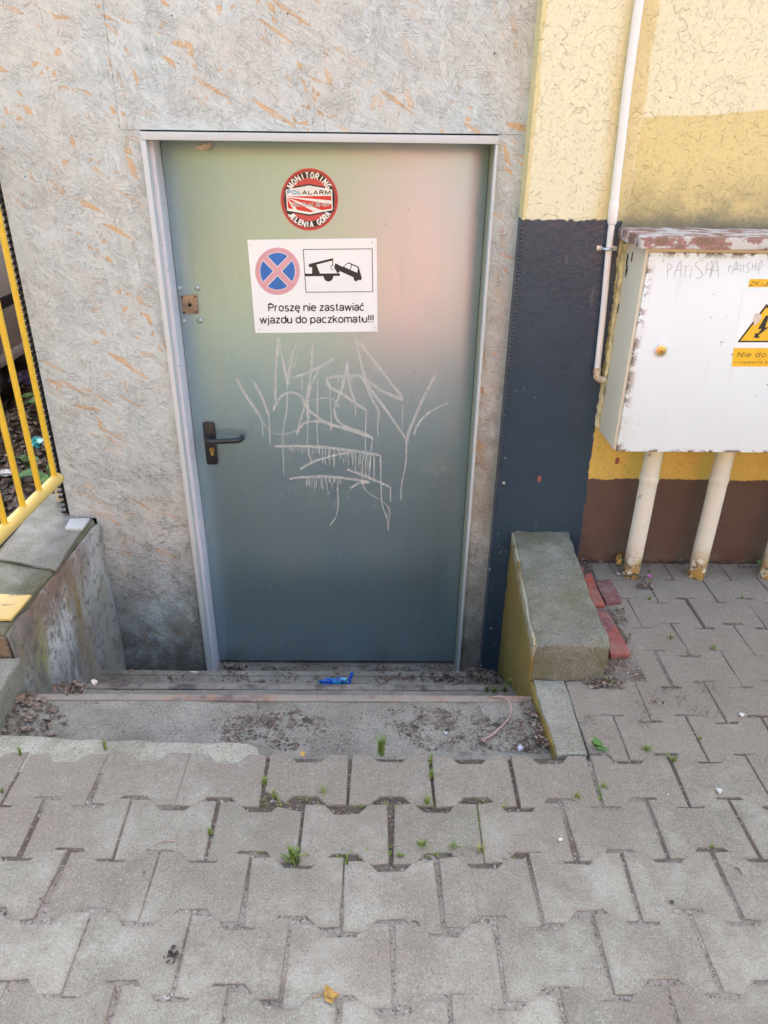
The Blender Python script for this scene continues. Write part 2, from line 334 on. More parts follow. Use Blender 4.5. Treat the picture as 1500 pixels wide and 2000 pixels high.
MAT = dict(
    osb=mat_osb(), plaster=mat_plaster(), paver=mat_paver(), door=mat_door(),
    soil=mat_soil('joint_soil', (.075, .056, .043), (.165, .13, .10), (.05, .04, .03), ((.20, .17, .135), (.33, .29, .24))),
    earth=mat_soil('dark_earth', (.04, .028, .022), (.10, .072, .055), (.03, .02, .018)),
    step=mat_concrete('step_concrete', (.195, .178, .14), (.29, .27, .215), dirt=.75),
    wing=mat_concrete('mossy_concrete', (.17, .163, .118), (.29, .278, .215), moss=.8, dirt=.35),
    kerb=mat_concrete('kerb_concrete', (.24, .23, .18), (.37, .355, .29), moss=.3, dirt=.3),
    mortar=mat_concrete('pale_mortar', (.27, .255, .185), (.42, .40, .315), moss=.12, dirt=.25, mosscol=(.30, .29, .18)),
    pink=mat_concrete('pink_slab_concrete', (.36, .29, .27), (.44, .36, .34), dirt=.2),
    weather=mat_weather_paint(), mustard=mat_mustard(), rust=mat_rust(), rust2=mat_rust('dark_rusty_steel', (.075, .062, .058), (.15, .105, .08)),
    browncon=mat_concrete('brown_stained_render', (.20, .13, .075), (.28, .19, .11), moss=.3, dirt=.3),
    frame=mat_chipped('whitewashed_timber', (.55, .57, .54), (.50, .47, .42), (.42, .30, .18), .66, 12),
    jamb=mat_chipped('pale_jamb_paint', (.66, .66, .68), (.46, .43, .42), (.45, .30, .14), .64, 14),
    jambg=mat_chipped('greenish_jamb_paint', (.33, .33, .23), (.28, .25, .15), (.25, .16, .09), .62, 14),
    black=simple('black_plastic', (.018, .019, .022), .38, 0, .2, 30, .05),
    membrane=simple('black_membrane', (.02, .021, .025), .35, 0, .3, 30, .1),
    steel=simple('zinc_steel', (.62, .63, .62), .35, .8, .1, 40, .05),
    rivet=simple('painted_rivet', (.38, .42, .40), .4, .4, .1, 60, .05),
    bronze=simple('bronze_lock_plate', (.27, .205, .155), .42, .55, .15, 60, .1),
    brass=simple('brass', (.62, .42, .13), .35, .85, .15, 80, .05),
    dark=simple('dark_recess', (.008, .008, .008), .8),
    signw=simple('white_sign_sheet', (.80, .82, .80), .28, 0, .02, 6, .0),
    ink=simple('black_ink', (.015, .015, .017), .5, 0, .1, 30, 0),
    pinkp=simple('faded_pink_print', (.64, .33, .36), .4, 0, .05, 20, 0),
    bluep=simple('blue_print', (.015, .14, .46), .4, 0, .08, 20, 0),
    redp=simple('red_print', (.62, .025, .025), .35, 0, .06, 20, 0),
    redd=simple('red_rim_print', (.55, .06, .06), .35, 0, .06, 20, 0),
    whitep=simple('white_print', (.80, .79, .74), .35, 0, .03, 20, 0),
    cyanp=simple('teal_print', (.02, .30, .50), .35, 0, .05, 20, 0),
    yelp=simple('yellow_label', (.80, .47, .02), .4, 0, .06, 30, 0),
    paper=simple('torn_paper', (.62, .55, .45), .8, 0, .1, 60, .1),
    railp=mat_chipped('yellow_rail_paint', (.74, .46, .03), (.50, .30, .03), (.14, .07, .03), .66, 26, None, .38),
    railt=mat_chipped('faded_yellow_tube_paint', (.74, .52, .14), (.60, .42, .12), (.14, .07, .03), .65, 30, None, .42),
    plate=mat_chipped('worn_yellow_plate', (.68, .46, .14), (.42, .28, .10), (.12, .07, .035), .58, 18),
    conduit=mat_chipped('white_conduit', (.80, .78, .72), (.74, .70, .58), (.5, .4, .25), .70, 10, None, .35),
    cabdoor=mat_chipped('white_cabinet_paint', (.73, .80, .79), (.68, .72, .69), (.35, .25, .15), .74, 7, cab_rust, .38),
    cabside=mat_chipped('cream_cabinet_paint', (.72, .66, .49), (.56, .50, .38), (.14, .08, .04), .67, 14, None, .45),
    cap=mat_chipped('weathered_cap_paint', (.54, .525, .47), (.31, .17, .145), (.22, .14, .09), .49, 16, None, .6),
    foam=simple('yellowed_foam', (.60, .50, .26), .8, 0, .3, 30, .5),
    pipeend=mat_chipped('rust_stained_elbow', (.66, .60, .46), (.42, .27, .13), (.20, .11, .06), .47, 40, None, .55),
    duct=mat_chipped('cream_duct_paint', (.68, .64, .50), (.50, .42, .26), (.22, .16, .09), .68, 18, duct_dirt, .5),
    brickr=mat_chipped('red_clinker', (.33, .075, .045), (.24, .06, .045), (.12, .05, .045), .55, 14, brick_dust, .8),
    brickc=mat_chipped('maroon_red_clinker', (.27, .075, .06), (.15, .065, .065), (.26, .13, .11), .50, 9, brick_dust, .8),
    brickm=mat_chipped('maroon_clinker', (.16, .065, .06), (.22, .10, .09), (.10, .05, .05), .56, 14, brick_dust, .8),
    litter=mat_leaf('dead_leaf', [(.05, .035, .025), (.11, .075, .05), (.17, .12, .085), (.25, .19, .14), (.30, .235, .165)]),
    grass=mat_leaf('grass_blade', [(.08, .16, .02), (.14, .25, .03), (.24, .34, .05), (.36, .36, .12)]),
    green=mat_leaf('broad_leaf', [(.04, .13, .02), (.07, .20, .03), (.11, .26, .05)]),
    wrapb=simple('blue_wrapper_foil', (.015, .08, .34), .25, .2, .5, 30, .4),
    wrapc=simple('cyan_wrapper_foil', (.02, .30, .45), .25, .2, .3, 30, .4),
    teal=simple('teal_plastic_film', (.06, .36, .36), .3, 0, .4, 30, .4),
    purple=simple('purple_wrapper_film', (.20, .19, .42), .3, 0, .5, 40, .5),
    white=simple('white_scrap', (.52, .51, .46), .7, 0, .1, 60, .4),
    wire=simple('pinkish_wire_sheath', (.36, .23, .19), .5, 0, .15, 30, 0),
    yleaf=simple('ochre_leaf', (.42, .25, .05), .7, 0, .4, 60, .3),
    pinkpetal=simple('magenta_petal', (.50, .12, .40), .6, 0, .2, 60, 0),
    cig=simple('grey_plastic_scrap', (.42, .45, .48), .5, 0, .2, 60, .2),
    stone=simple('pale_stone', (.48, .43, .35), .85, 0, .2, 40, .4),
    mud=simple('dark_mud', (.07, .05, .045), .9, 0, .4, 60, .6),
    carp=simple('silver_car_paint', (.62, .60, .62), .3, .35, .03, 5, 0),
    glass=simple('dark_car_glass', (.02, .024, .035), .08, 0, .1, 5, 0),
    rubber=simple('tyre_rubber', (.02, .02, .02), .8, 0, .2, 40, .2),
    trim=simple('dark_car_trim', (.03, .03, .034), .5, 0, .1, 40, 0),
    lamp=simple('lamp_lens', (.55, .10, .08), .15, 0, .1, 40, 0),
    bouncegreen=simple('green_bounce_plaster', (.30, .42, .35), .85, 0, .06, 6, .2), ochre=simple('ochre_plaster', (.36, .215, .045), .85, 0, .06, 6, .2), bouncelawn=simple('olive_bounce_lawn', (.215, .212, .13), .85, 0, .15, 12, .3),  # green plaster and olive lawn are coloured for their bounce light
    salmon=simple('salmon_plaster', (.74, .25, .20), .85, 0, .08, 6, .2), pinkpave=simple('red_paving', (.47, .17, .135), .85, 0, .2, 12, .3), bark=simple('tree_bark', (.12, .09, .065), .9, 0, .3, 20, .4),
    foliage=mat_leaf('tree_foliage', [(.08, .10, .025), (.13, .15, .035), (.18, .18, .06)]),
    stub=simple('cream_stub_paint', (.62, .56, .36), .7, 0, .15, 40, .3),
    graph=simple('graphite_scribble', (.36, .37, .36), .8, 0, .2, 90, 0),
)
def _graff():
    s = Sh('grey_marker_paint')
    a = s.ramp(s.noise(1, 4, .7, s.mapv((130, 20, 60))), .25, .6, .28, .50)
    return s.done((.72, .72, .66), .55, 0, alpha=a)
MAT['graff'] = _graff()

# ------------------------------------------------------------------ mesh helpers
class MB:
    def __init__(s): s.bm = bmesh.new(); s.tone = s.bm.loops.layers.float_color.new('tone'); s.edge = s.bm.loops.layers.float_color.new('edge')
    def verts(s, pts): return [s.bm.verts.new(p) for p in pts]
    def face(s, pts, tone=.5, mi=0):
        try: f = s.bm.faces.new(s.verts(pts))
        except ValueError: return None
        f.material_index = mi
        for l in f.loops: l[s.tone] = (tone,)*3+(1,)
        return f
    def box(s, lo, hi, bevel=0, seg=2, rough=0, cuts=0, rs=6):
        tb = bmesh.new(); r = bmesh.ops.create_cube(tb, size=1)
        for v in tb.verts: v.co = Vector([lo[i]+(v.co[i]+.5)*(hi[i]-lo[i]) for i in range(3)])
        s._finish(tb, bevel, seg, rough, cuts, rs); return s
    def prism(s, ring, vec, bevel=0, seg=2, rough=0, cuts=0, rs=6, mi=0):
        tb = bmesh.new(); vec = Vector(vec)
        a = [tb.verts.new(Vector(p)) for p in ring]; b = [tb.verts.new(Vector(p)+vec) for p in ring]; n = len(a)
        tb.faces.new(a); tb.faces.new(b[::-1])
        for i in range(n): tb.faces.new((a[i], b[i], b[(i+1) % n], a[(i+1) % n]))
        bmesh.ops.recalc_face_normals(tb, faces=tb.faces)
        s._finish(tb, bevel, seg, rough, cuts, rs, mi); return s
    def _finish(s, tb, bevel, seg, rough, cuts, rs, mi=0):
        if cuts: bmesh.ops.subdivide_edges(tb, edges=tb.edges[:], cuts=cuts, use_grid_fill=True)
        if bevel:
            ed = [e for e in tb.edges if len(e.link_faces) == 2 and e.calc_face_angle(0) > .5]
            bmesh.ops.bevel(tb, geom=ed, offset=bevel, segments=seg, profile=.6, affect='EDGES')
        if rough:
            for v in tb.verts: v.co += Vector([noise.fractal(v.co*rs+Vector((k*9.1, 3*k, k)), 1, 2, 4)*rough for k in range(3)])
        s.merge(tb, mi)
    def merge(s, tb, mi=0, mat=None, tone=.5):
        vm = {v: s.bm.verts.new(mat @ v.co if mat else v.co) for v in tb.verts}
        for f in tb.faces:
            nf = s.bm.faces.new([vm[v] for v in f.verts]); nf.material_index = mi or f.material_index
            for l in nf.loops: l[s.tone] = (tone,)*3+(1,)
        tb.free()
    def tube(s, path, r, n=12, cap=True, mi=0):
        path = [Vector(p) for p in path]; rings = []; m = len(path)
        rr = r if isinstance(r, (list, tuple)) else [r]*m
        up = None
        for i, p in enumerate(path):
            d = (path[min(i+1, m-1)]-path[max(i-1, 0)]).normalized()
            if up is None: up = d.orthogonal().normalized()
            up = (up-d*up.dot(d)).normalized(); b = d.cross(up)
            rings.append([s.bm.verts.new(p+rr[i]*(math.cos(2*math.pi*k/n)*up+math.sin(2*math.pi*k/n)*b)) for k in range(n)])
        fs = []
        for i in range(m-1):
            for k in range(n): fs.append(s.bm.faces.new((rings[i][k], rings[i][(k+1) % n], rings[i+1][(k+1) % n], rings[i+1][k])))
        if cap: fs += [s.bm.faces.new(rings[0][::-1]), s.bm.faces.new(rings[-1])]
        for f in fs:
            f.material_index = mi
            for l in f.loops: l[s.tone] = (.5, .5, .5, 1)
        return s
    def ribbon(s, pts, w, nrm, tone=.5):       # flat stroke with round ends lying on a surface
        pts = [Vector(p) for p in pts]; nrm = Vector(nrm); L = []; Rr = []
        for i, p in enumerate(pts):
            d = (pts[min(i+1, len(pts)-1)]-pts[max(i-1, 0)]).normalized(); side = d.cross(nrm).normalized()
            ww = w*(.55 if i in (0, len(pts)-1) else 1)*rnd.uniform(.85, 1.15)/2
            L.append(p+side*ww); Rr.append(p-side*ww)
        for i in range(len(pts)-1): s.face([L[i], L[i+1], Rr[i+1], Rr[i]], tone)
    def build(s, name, mat, parent=None, smooth=True, angle=38):
        me = bpy.data.meshes.new(name)
        bmesh.ops.remove_doubles(s.bm, verts=s.bm.verts[:], dist=1e-6)
        s.bm.to_mesh(me); s.bm.free()
        for m in (mat if isinstance(mat, list) else [mat]): me.materials.append(MAT[m])
        if smooth and me.polygons:
            me.polygons.foreach_set('use_smooth', [True]*len(me.polygons)); me.set_sharp_from_angle(angle=R(angle))
        o = bpy.data.objects.new(name, me); COL.objects.link(o)
        if parent:
            o.parent = parent; off = Vector((0, 0, 0)); q = parent
            while q: off += q.location; q = q.parent
            me.transform(Matrix.Translation(-off))
        return o
def tag(o, label=None, cat=None, group=None, kind=None):
    if label: o['label'] = label
    if cat: o['category'] = cat
    if group: o['group'] = group
    if kind: o['kind'] = kind
    return o
def thing(name, label, cat, loc, group=None):
    o = bpy.data.objects.new(name, None); COL.objects.link(o); o.location = loc; o.empty_display_size = .05
    return tag(o, label, cat, group)
def structure(o): o['kind'] = 'structure'; return o
def smooth_path(pts, n=6):
    pts = [Vector(p) for p in pts]; out = []
    for i in range(len(pts)-1):
        p0, p1, p2, p3 = pts[max(i-1, 0)], pts[i], pts[i+1], pts[min(i+2, len(pts)-1)]
        for k in range(n):
            t = k/n; out.append(.5*((2*p1)+(p2-p0)*t+(2*p0-5*p1+4*p2-p3)*t*t+(3*p1-p0-3*p2+p3)*t**3))
    out.append(pts[-1]); return out


# a plain grotesque alphabet drawn as pen strokes (x, y in cap heights)
def Ac(cx, cy, rx, ry, a0, a1, n=14): return [(cx+rx*math.cos(R(a0+(a1-a0)*k/n)), cy+ry*math.sin(R(a0+(a1-a0)*k/n))) for k in range(n+1)]
_o = Ac(.28, .37, .27, .36, 0, 360, 22); _c = Ac(.28, .37, .28, .36, 48, 312); _e = [(.02, .40), (.56, .40)]+Ac(.29, .37, .28, .36, 8, 318)[0:]
_a = [Ac(.25, .53, .24, .20, 165, 0)+[(.49, 0)], Ac(.23, .21, .23, .20, 0, 360, 18)]; _O = Ac(.38, .5, .37, .49, 0, 360, 26); _P = [(0, 1), (.33, 1)]+Ac(.33, .745, .27, .255, 90, -90)+[(0, .49)]
_hook = lambda x: [(x, .02), (x-.09, -.10), (x-.06, -.20), (x+.07, -.20)]
GLY = {
 'P': ([[(0,0),(0,1)], _P], .62), 'r': ([[(0,0),(0,.74)], Ac(.27,.42,.27,.31,180,80)], .34), 'o': ([_o], .56), 's': ([Ac(.25,.545,.21,.185,25,270)+Ac(.25,.185,.23,.185,90,-155)], .5),
 'z': ([[(.02,.70),(.45,.70),(.02,.04),(.47,.04)]], .48), 'e': ([_e], .58), 'ę': ([_e, _hook(.42)], .58), 'n': ([[(0,0),(0,.74)], Ac(.27,.44,.27,.29,180,0)+[(.54,0)]], .54), 'i': ([[(.03,0),(.03,.72)], [(.03,.90),(.03,1.04)]], .06),
 'a': (_a, .50), 'ą': (_a+[_hook(.47)], .50), 't': ([[(.14,.96),(.14,.16),(.20,.05),(.32,.04)], [(0,.70),(.30,.70)]], .33), 'w': ([[(0,.73),(.21,.02),(.41,.70),(.61,.02),(.82,.73)]], .82), 'ć': ([_c, [(.24,.86),(.36,1.05)]], .52), 'c': ([_c], .52),
 'j': ([[(.06,.72),(.06,-.12),(0,-.23),(-.09,-.23)], [(.06,.90),(.06,1.04)]], .10), 'd': ([[(.55,1.02),(.55,0)], _o], .56), 'u': ([[(0,.73),(0,.28)]+Ac(.26,.28,.26,.26,180,360)+[(.52,.73)], [(.53,.30),(.53,0)]], .54), 'p': ([[(0,.73),(0,-.27)], _o], .56),
 'k': ([[(0,0),(0,1.02)], [(.44,.73),(.03,.33)], [(.16,.44),(.47,0)]], .46), 'm': ([[(0,0),(0,.74)], Ac(.21,.48,.21,.25,180,0)+[(.42,0)], Ac(.63,.48,.21,.25,180,0)+[(.84,0)]], .84), '!': ([[(.04,1.02),(.04,.28)], [(.04,.0),(.04,.13)]], .08), 'l': ([[(.03,0),(.03,1.02)]], .06),
 'y': ([[(0,.73),(.25,.02)], [(.50,.73),(.20,-.17),(.04,-.23)]], .5), 'M': ([[(0,0),(0,1),(.40,.12),(.80,1),(.80,0)]], .80), 'O': ([_O], .76), 'Ó': ([_O, [(.34,1.12),(.50,1.30)]], .76), 'N': ([[(0,0),(0,1),(.62,0),(.62,1)]], .62), 'I': ([[(.04,0),(.04,1)]], .08),
 'T': ([[(0,.95),(.68,.95)], [(.34,.95),(.34,0)]], .68), 'R': ([[(0,0),(0,1)], _P, [(.34,.49),(.62,0)]], .62), 'G': ([Ac(.38,.5,.37,.49,45,335)+[(.74,.45),(.42,.45)]], .75), 'J': ([[(.42,1),(.42,.25)]+Ac(.21,.25,.21,.25,0,-180)], .44), 'E': ([[(.55,.95),(0,.95),(0,.05),(.56,.05)], [(0,.52),(.50,.52)]], .56),
 'L': ([[(0,1),(0,.05),(.52,.05)]], .52), 'A': ([[(0,0),(.35,1),(.70,0)], [(.12,.32),(.58,.32)]], .70), 'U': ([[(0,1),(0,.3)]+Ac(.3,.3,.3,.29,180,360)+[(.6,1)]], .60), 'Z': ([[(.03,.95),(.58,.95),(0,.05),(.60,.05)]], .60), 'K': ([[(0,0),(0,1)], [(.58,1),(.03,.40)], [(.20,.58),(.62,0)]], .60), '-': ([[(0,.38),(.34,.38)]], .34),
 '7': ([[(0,.95),(.52,.95),(.18,0)]], .52), '5': ([[(.50,.96),(.10,.96),(.05,.55)]+Ac(.25,.32,.26,.31,125,-150)], .52), '6': ([Ac(.28,.31,.26,.30,0,360,18), [(.48,.96),(.22,.82),(.03,.35)]], .54), '4': ([[(.40,0),(.40,1),(0,.28),(.56,.28)]], .56), '3': ([Ac(.24,.75,.22,.24,150,-90)+Ac(.24,.26,.26,.25,90,-150)], .50),
 '0': ([Ac(.27,.5,.26,.49,0,360,20)], .54), '9': ([Ac(.28,.69,.26,.30,0,360,18), [(.54,.65),(.40,.18),(.10,.04)]], .54), '1': ([[(.04,.80),(.24,1),(.24,0)]], .28), ':': ([[(.04,0),(.04,.13)], [(.04,.58),(.04,.71)]], .08)}
for _d in 'b': pass
def text_strokes(txt, gap=.24):
    x = 0; out = []
    for ch in txt:
        if ch == ' ': x += .34; continue
        st_, w = GLY[ch]; out += [[(x+a, b) for a, b in q] for q in st_]; x += w+gap
    return out, x-gap
_lay = [0]
def put_text(mb, txt, P0, P1, up, thick=.13, slant=0., mi=0, gap=.24):
    P0, P1, up = Vector(P0), Vector(P1), Vector(up); L, w = text_strokes(txt, gap); ex = (P1-P0)/w; nrm = ex.cross(up).normalized()
    sx, sy = ex.length, up.length
    L2 = []
    for q in L:          # break strokes at sharp corners so that every leg keeps its full width
        cur = [q[0]]
        for i in range(1, len(q)):
            cur.append(q[i])
            if i < len(q)-1:
                u_, v_ = Vector(q[i])-Vector(q[i-1]), Vector(q[i+1])-Vector(q[i])
                if u_.length > 1e-5 and v_.length > 1e-5 and u_.normalized().dot(v_.normalized()) < .45:
                    cur[-1] = tuple(Vector(q[i])+u_.normalized()*thick*.38); L2.append(cur); cur = [tuple(Vector(q[i])-v_.normalized()*thick*.38)]
        L2.append(cur)
    for q in L2:
        _lay[0] = (_lay[0]+1) % 9; lift = nrm*(.00002*_lay[0])
        pts = [Vector((a*sx/sy+slant*b, b)) for a, b in q]; n = len(pts); left = []; right = []
        closed = (pts[0]-pts[-1]).length < 1e-4
        for i, p in enumerate(pts):
            a = pts[i-1] if i else (pts[-2] if closed else None); b = pts[i+1] if i < n-1 else (pts[1] if closed else None)
            d0 = (p-a).normalized() if a is not None else None; d1 = (b-p).normalized() if b is not None else None
            if d0 is None: d0 = d1
            if d1 is None: d1 = d0
            n0, n1 = Vector((-d0.y, d0.x)), Vector((-d1.y, d1.x)); m = n0+n1
            m = n0 if m.length < .3 else m/max(.5, m.length_squared)*2
            left.append(p+m*thick/2); right.append(p-m*thick/2)
        W = lambda v: P0+ex.normalized()*v.x*sy+up*v.y+lift
        for i in range(n-1):
            f = mb.face([W(right[i]), W(right[i+1]), W(left[i+1]), W(left[i])], .5, mi)

# ================================================================== GROUND AND PAVING
mb = MB()
G = -.14
for x0, x1, y0, y1 in [(-60, -1.26, -60, 60), (.66, 60, -60, 60), (-1.26, .66, -60, 1.36), (-1.26, .66, 2.7, 60)]:
    mb.face([(x0, y0, G), (x1, y0, G), (x1, y1, G), (x0, y1, G)])
structure(mb.build('ground', 'earth'))

PX, PY, X0, ROWY = .2033, .1424, -.8763, 1.42*1.5745
def boundary(i): return ROWY-PY*i
def gap_shift(x, i):
    if i < 7: return 0
    return -(.017, .023, .030)[min(i-7, 2)]*math.exp(-((x-.04)/(.36 if i == 7 else .30))**2)
def clip(poly, a, b, c):       # keep a*x+b*y<=c
    out = []
    for i in range(len(poly)):
        p, q = poly[i], poly[(i+1) % len(poly)]; dp, dq = a*p[0]+b*p[1]-c, a*q[0]+b*q[1]-c
        if dp <= 0: out.append(p)
        if (dp < 0 < dq) or (dq < 0 < dp): t = dp/(dp-dq); out.append((p[0]+t*(q[0]-p[0]), p[1]+t*(q[1]-p[1])))
    return out
def paver_outline(cx, cy, g):
    hx = PX/2; A = .0138; hi = PY/2+A-.0014; lo = PY/2-A-.0014; c0, c1 = .051, .027
    pts = [(-hx, hi), (-c0, hi), (-c1, lo), (c1, lo), (c0, hi), (hx, hi), (hx, -hi+2*A), (hx, -hi), (c0, -hi), (c1, -lo), (-c1, -lo), (-c0, -hi), (-hx, -hi)]
    del pts[6]
    pts = inset(pts, g)
    for k in (0, 5, 6, 11):            # worn corners
        if rnd.random() < .45: pts[k] = (pts[k][0]*(1-rnd.uniform(.01, .055)), pts[k][1]*(1-rnd.uniform(.01, .07)))
    a = rnd.gauss(0, .006); ca, sa = math.cos(a), math.sin(a)
    return [(cx+ca*x-sa*y, cy+sa*x+ca*y) for x, y in pts]
def inset(poly, d):
    n = len(poly); out = []
    for i in range(n):
        p0, p, p1 = Vector(poly[i-1]), Vector(poly[i]), Vector(poly[(i+1) % n])
        e0, e1 = (p-p0), (p1-p)
        if e0.length < 1e-6 or e1.length < 1e-6: out.append(tuple(p)); continue
        n0, n1 = Vector((e0.y, -e0.x)).normalized(), Vector((e1.y, -e1.x)).normalized()
        m = (n0+n1); m = m/max(.35, m.length_squared)*2
        out.append(tuple(p+m*d/1.0)) if False else out.append(tuple(p+m*d*.5*2/2))
    return out
mb = MB()
def add_paver(poly, z, tilt, tone):
    if len(poly) < 3: return
    ar = sum(poly[i][0]*poly[(i+1) % len(poly)][1]-poly[(i+1) % len(poly)][0]*poly[i][1] for i in range(len(poly)))
    if abs(ar) < .0012: return
    if ar > 0: poly = poly[::-1]        # clockwise: inset() moves towards the centre
    cx = sum(p[0] for p in poly)/len(poly); cy = sum(p[1] for p in poly)/len(poly)
    jit = [(p[0]+rnd.gauss(0, .0011), p[1]+rnd.gauss(0, .0011)) for p in poly]
    def zz(p, dz): return z+dz+tilt[0]*(p[0]-cx)+tilt[1]*(p[1]-cy)
    rings = []
    for d, dz in ((0, -.06), (0, -.0055), (.0022, -.0014), (.006, 0), (.030, .0006)):
        q = inset(jit, d); rings.append([mb.bm.verts.new((p[0], p[1], zz(p, dz))) for p in q])
    n = len(poly)
    for k in range(len(rings)-1):
        e0 = (1, 1, 1, .7, 0)[k]; e1 = (1, 1, 1, .7, 0)[k+1]
        for i in range(n):
            f = mb.bm.faces.new((rings[k][i], rings[k+1][i], rings[k+1][(i+1) % n], rings[k][(i+1) % n]))
            for l in f.loops:
                l[mb.tone] = (tone,)*3+(1,); e = e1 if l.vert in rings[k+1] else e0; l[mb.edge] = (e,)*3+(1,)
    f = mb.bm.faces.new(rings[-1])
    for l in f.loops: l[mb.tone] = (tone,)*3+(1,); l[mb.edge] = (0, 0, 0, 1)
for i in range(-3, 26):
    yc = boundary(i)-PY/2
    for j in range(-16, 26):
        xc = X0+PX*j+(PX/2 if i % 2 else 0)+PX/2+.012*max(0, yc-1.45)
        if not (-3.6 < xc < 4.6): continue
        if i < 6 and xc < .5: continue
        g = .0017+abs(rnd.gauss(0, .0008))
        if i in (6, 7) and abs(xc) < .45: g += .0018
        poly = paver_outline(xc+rnd.gauss(0, .0015), yc+gap_shift(xc, i)+rnd.gauss(0, .0015), g)
        if i < 6:
            if yc < 1.70: poly = clip(poly, -1, -.02, -(.552+.02*1.4))
            else: poly = clip(poly, -1, .0, -.775) if yc > 1.72 else clip(poly, -1, 0, -.62)
            poly = clip(poly, 0, 1, Y_PIL-.012)
        if i == 6 and xc < -.30: poly = clip(poly, 0, 1, 1.405)
        # broken corners beside the big gap left of the middle
        if i == 6 and abs(xc+.165) < .06:
            poly = clip(poly, -.72, -1, -(.72*-.262+1.242+.030))
        if i == 6 and abs(xc+.365) < .06: poly = clip(poly, .8, -1, .8*-.262-1.242-.036+.05)
        if i == 7 and abs(xc+.265) < .05: poly = clip(poly, .25, 1, .25*-.2+1.242-.022)
        tone = min(1, max(0, rnd.gauss(.55, .27)))
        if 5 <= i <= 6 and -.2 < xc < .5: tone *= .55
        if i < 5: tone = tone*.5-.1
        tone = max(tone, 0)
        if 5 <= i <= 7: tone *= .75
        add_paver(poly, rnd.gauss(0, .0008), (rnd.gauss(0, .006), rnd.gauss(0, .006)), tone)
structure(mb.build('pavement', 'paver', angle=25))

mb = MB(); N = .0125        # soil in the joints
def in_soil(x, y):
    if y < 1.40: return True
    return x > .56
def soil_z(x, y):
    h = noise.fractal(Vector((x*9, y*9, 1)), 1, 2, 4); h2 = noise.fractal(Vector((x*60, y*60, 4)), 1, 2, 3)
    z = -.0034+.0024*h+.0014*h2
    z -= .005*math.exp(-((x-.08)/.42)**2)*max(0, min(1, (y-.95)/.2))
    z = min(z, -.0018)
    if .645 < x < .80 and y > 1.68: z += .008
    if y > 1.37 and x < .56: z -= .02*(y-1.37)/.03
    return z
vg = {}
def sv(a, b):
    if (a, b) not in vg: vg[a, b] = mb.bm.verts.new((a*N, b*N, soil_z(a*N, b*N)))
    return vg[a, b]
for a in range(int(-1.6/N), int(2.2/N)):
    for b in range(int(.35/N), int(2.345/N)):
        if in_soil((a+.5)*N, (b+.5)*N): mb.bm.faces.new((sv(a, b), sv(a+1, b), sv(a+1, b+1), sv(a, b+1)))
structure(mb.build('joint_soil_bed', 'soil', angle=180))

# ================================================================== STEPS DOWN TO THE DOOR
steps = thing('concrete_steps', 'three worn concrete steps with rusty edges going down to the door', 'steps', (-.27, 1.9, -.6))
TRD = [(1.405, 1.655, -.04), (1.655, 1.905, -.215), (1.905, 2.195, -.40), (2.195, 2.60, -.628)]
for k, (ya, yb, z) in enumerate(TRD):
    m = MB(); m.box((-1.06, ya+(.0 if k else 0), -.80), (.475 if k < 3 else .52, yb-.026 if k < 3 else yb, z), .004, 2, .004, 14, 7)
    st = m.build('step' if k < 3 else 'landing', 'step', steps)
    if k < 3:
        m = MB(); m.box((-1.05, yb-.026, z-.045), (.452, yb, z+.003), .003, 2, .0012, 8, 9)
        m.build('steel_nosing', ('rust', 'rust2', 'step')[k], st)
# ================================================================== SIDE WALLS OF THE PIT
rw = thing('pit_side_wall', 'low mossy concrete wall with mustard inner face right of the steps', 'wall', (.57, 2.0, -.6))
ring = [(.452, 1.683, -.66), (.664, 1.683, -.66), (.700, 2.40, -.66), (.500, 2.40, -.66)]
m = MB(); m.prism([(x+.004, y, z) for x, y, z in ring], (0, 0, .66+.122), .009, 2, .008, 14, 14); m.build('coping', 'wing', rw)
m = MB(); m.prism([(.4495, 1.688, -.66), (.470, 1.688, -.66), (.520, 2.405, -.66), (.4985, 2.405, -.66)], (0, 0, .66+.117), .003, 2, .004, 16, 14)
m.build('painted_face', 'mustard', rw)
kb = thing('kerb_stone', 'pale concrete kerb strip between the top step and right paving', 'kerb', (.5, 1.54, -.2))
m = MB(); m.prism([(.470, 1.392, -.3), (.548, 1.392, -.3), (.552, 1.680, -.3), (.458, 1.680, -.3)], (0, 0, .3), .006, 2, .004, 9, 10); m.build('top_slab', 'kerb', kb)
m = MB(); m.prism([(.465, 1.396, -.3), (.482, 1.396, -.3), (.470, 1.680, -.3), (.4505, 1.686, -.3)], (0, 0, .293), .002, 2, .0035, 12, 14); m.build('painted_face', 'mustard', kb)
lw = thing('pit_side_wall', 'weathered concrete wall with flaking paint left of the steps', 'wall', (-1.15, 2.1, -.6))
m = MB(); m.prism([(-1.068, 1.735, -.66), (-1.036, 2.412, -.66), (-1.15, 2.60, -.66), (-1.30, 2.60, -.66), (-1.29, 1.735, -.66)], (0, 0, .66+.125), .012, 3, .008, 12, 12); m.build('coping', 'wing', lw)
m = MB(); m.prism([(-1.066, 1.740, -.66), (-1.054, 1.728, -.66), (-1.022, 2.412, -.66), (-1.034, 2.412, -.66)], (0, 0, .66+.108), .004, 2, .007, 14, 9); m.build('painted_face', 'weather', lw)
m = MB(); m.prism([(-1.062, 1.722, -.1), (-1.062, 1.734, -.1), (-1.29, 1.734, -.1), (-1.29, 1.722, -.1)], (0, 0, .208), .003, 2, .005, 10, 9); m.build('end_face', 'browncon', lw)
m = MB(); m.prism([(-1.04, 2.05, .127), (-1.05, 2.42, .127), (-1.25, 2.62, .127), (-1.30, 2.60, .127), (-1.26, 2.12, .127)], (0, 0, .008), .003, 2, .004, 8, 12); m.build('raised_slab', 'kerb', lw)
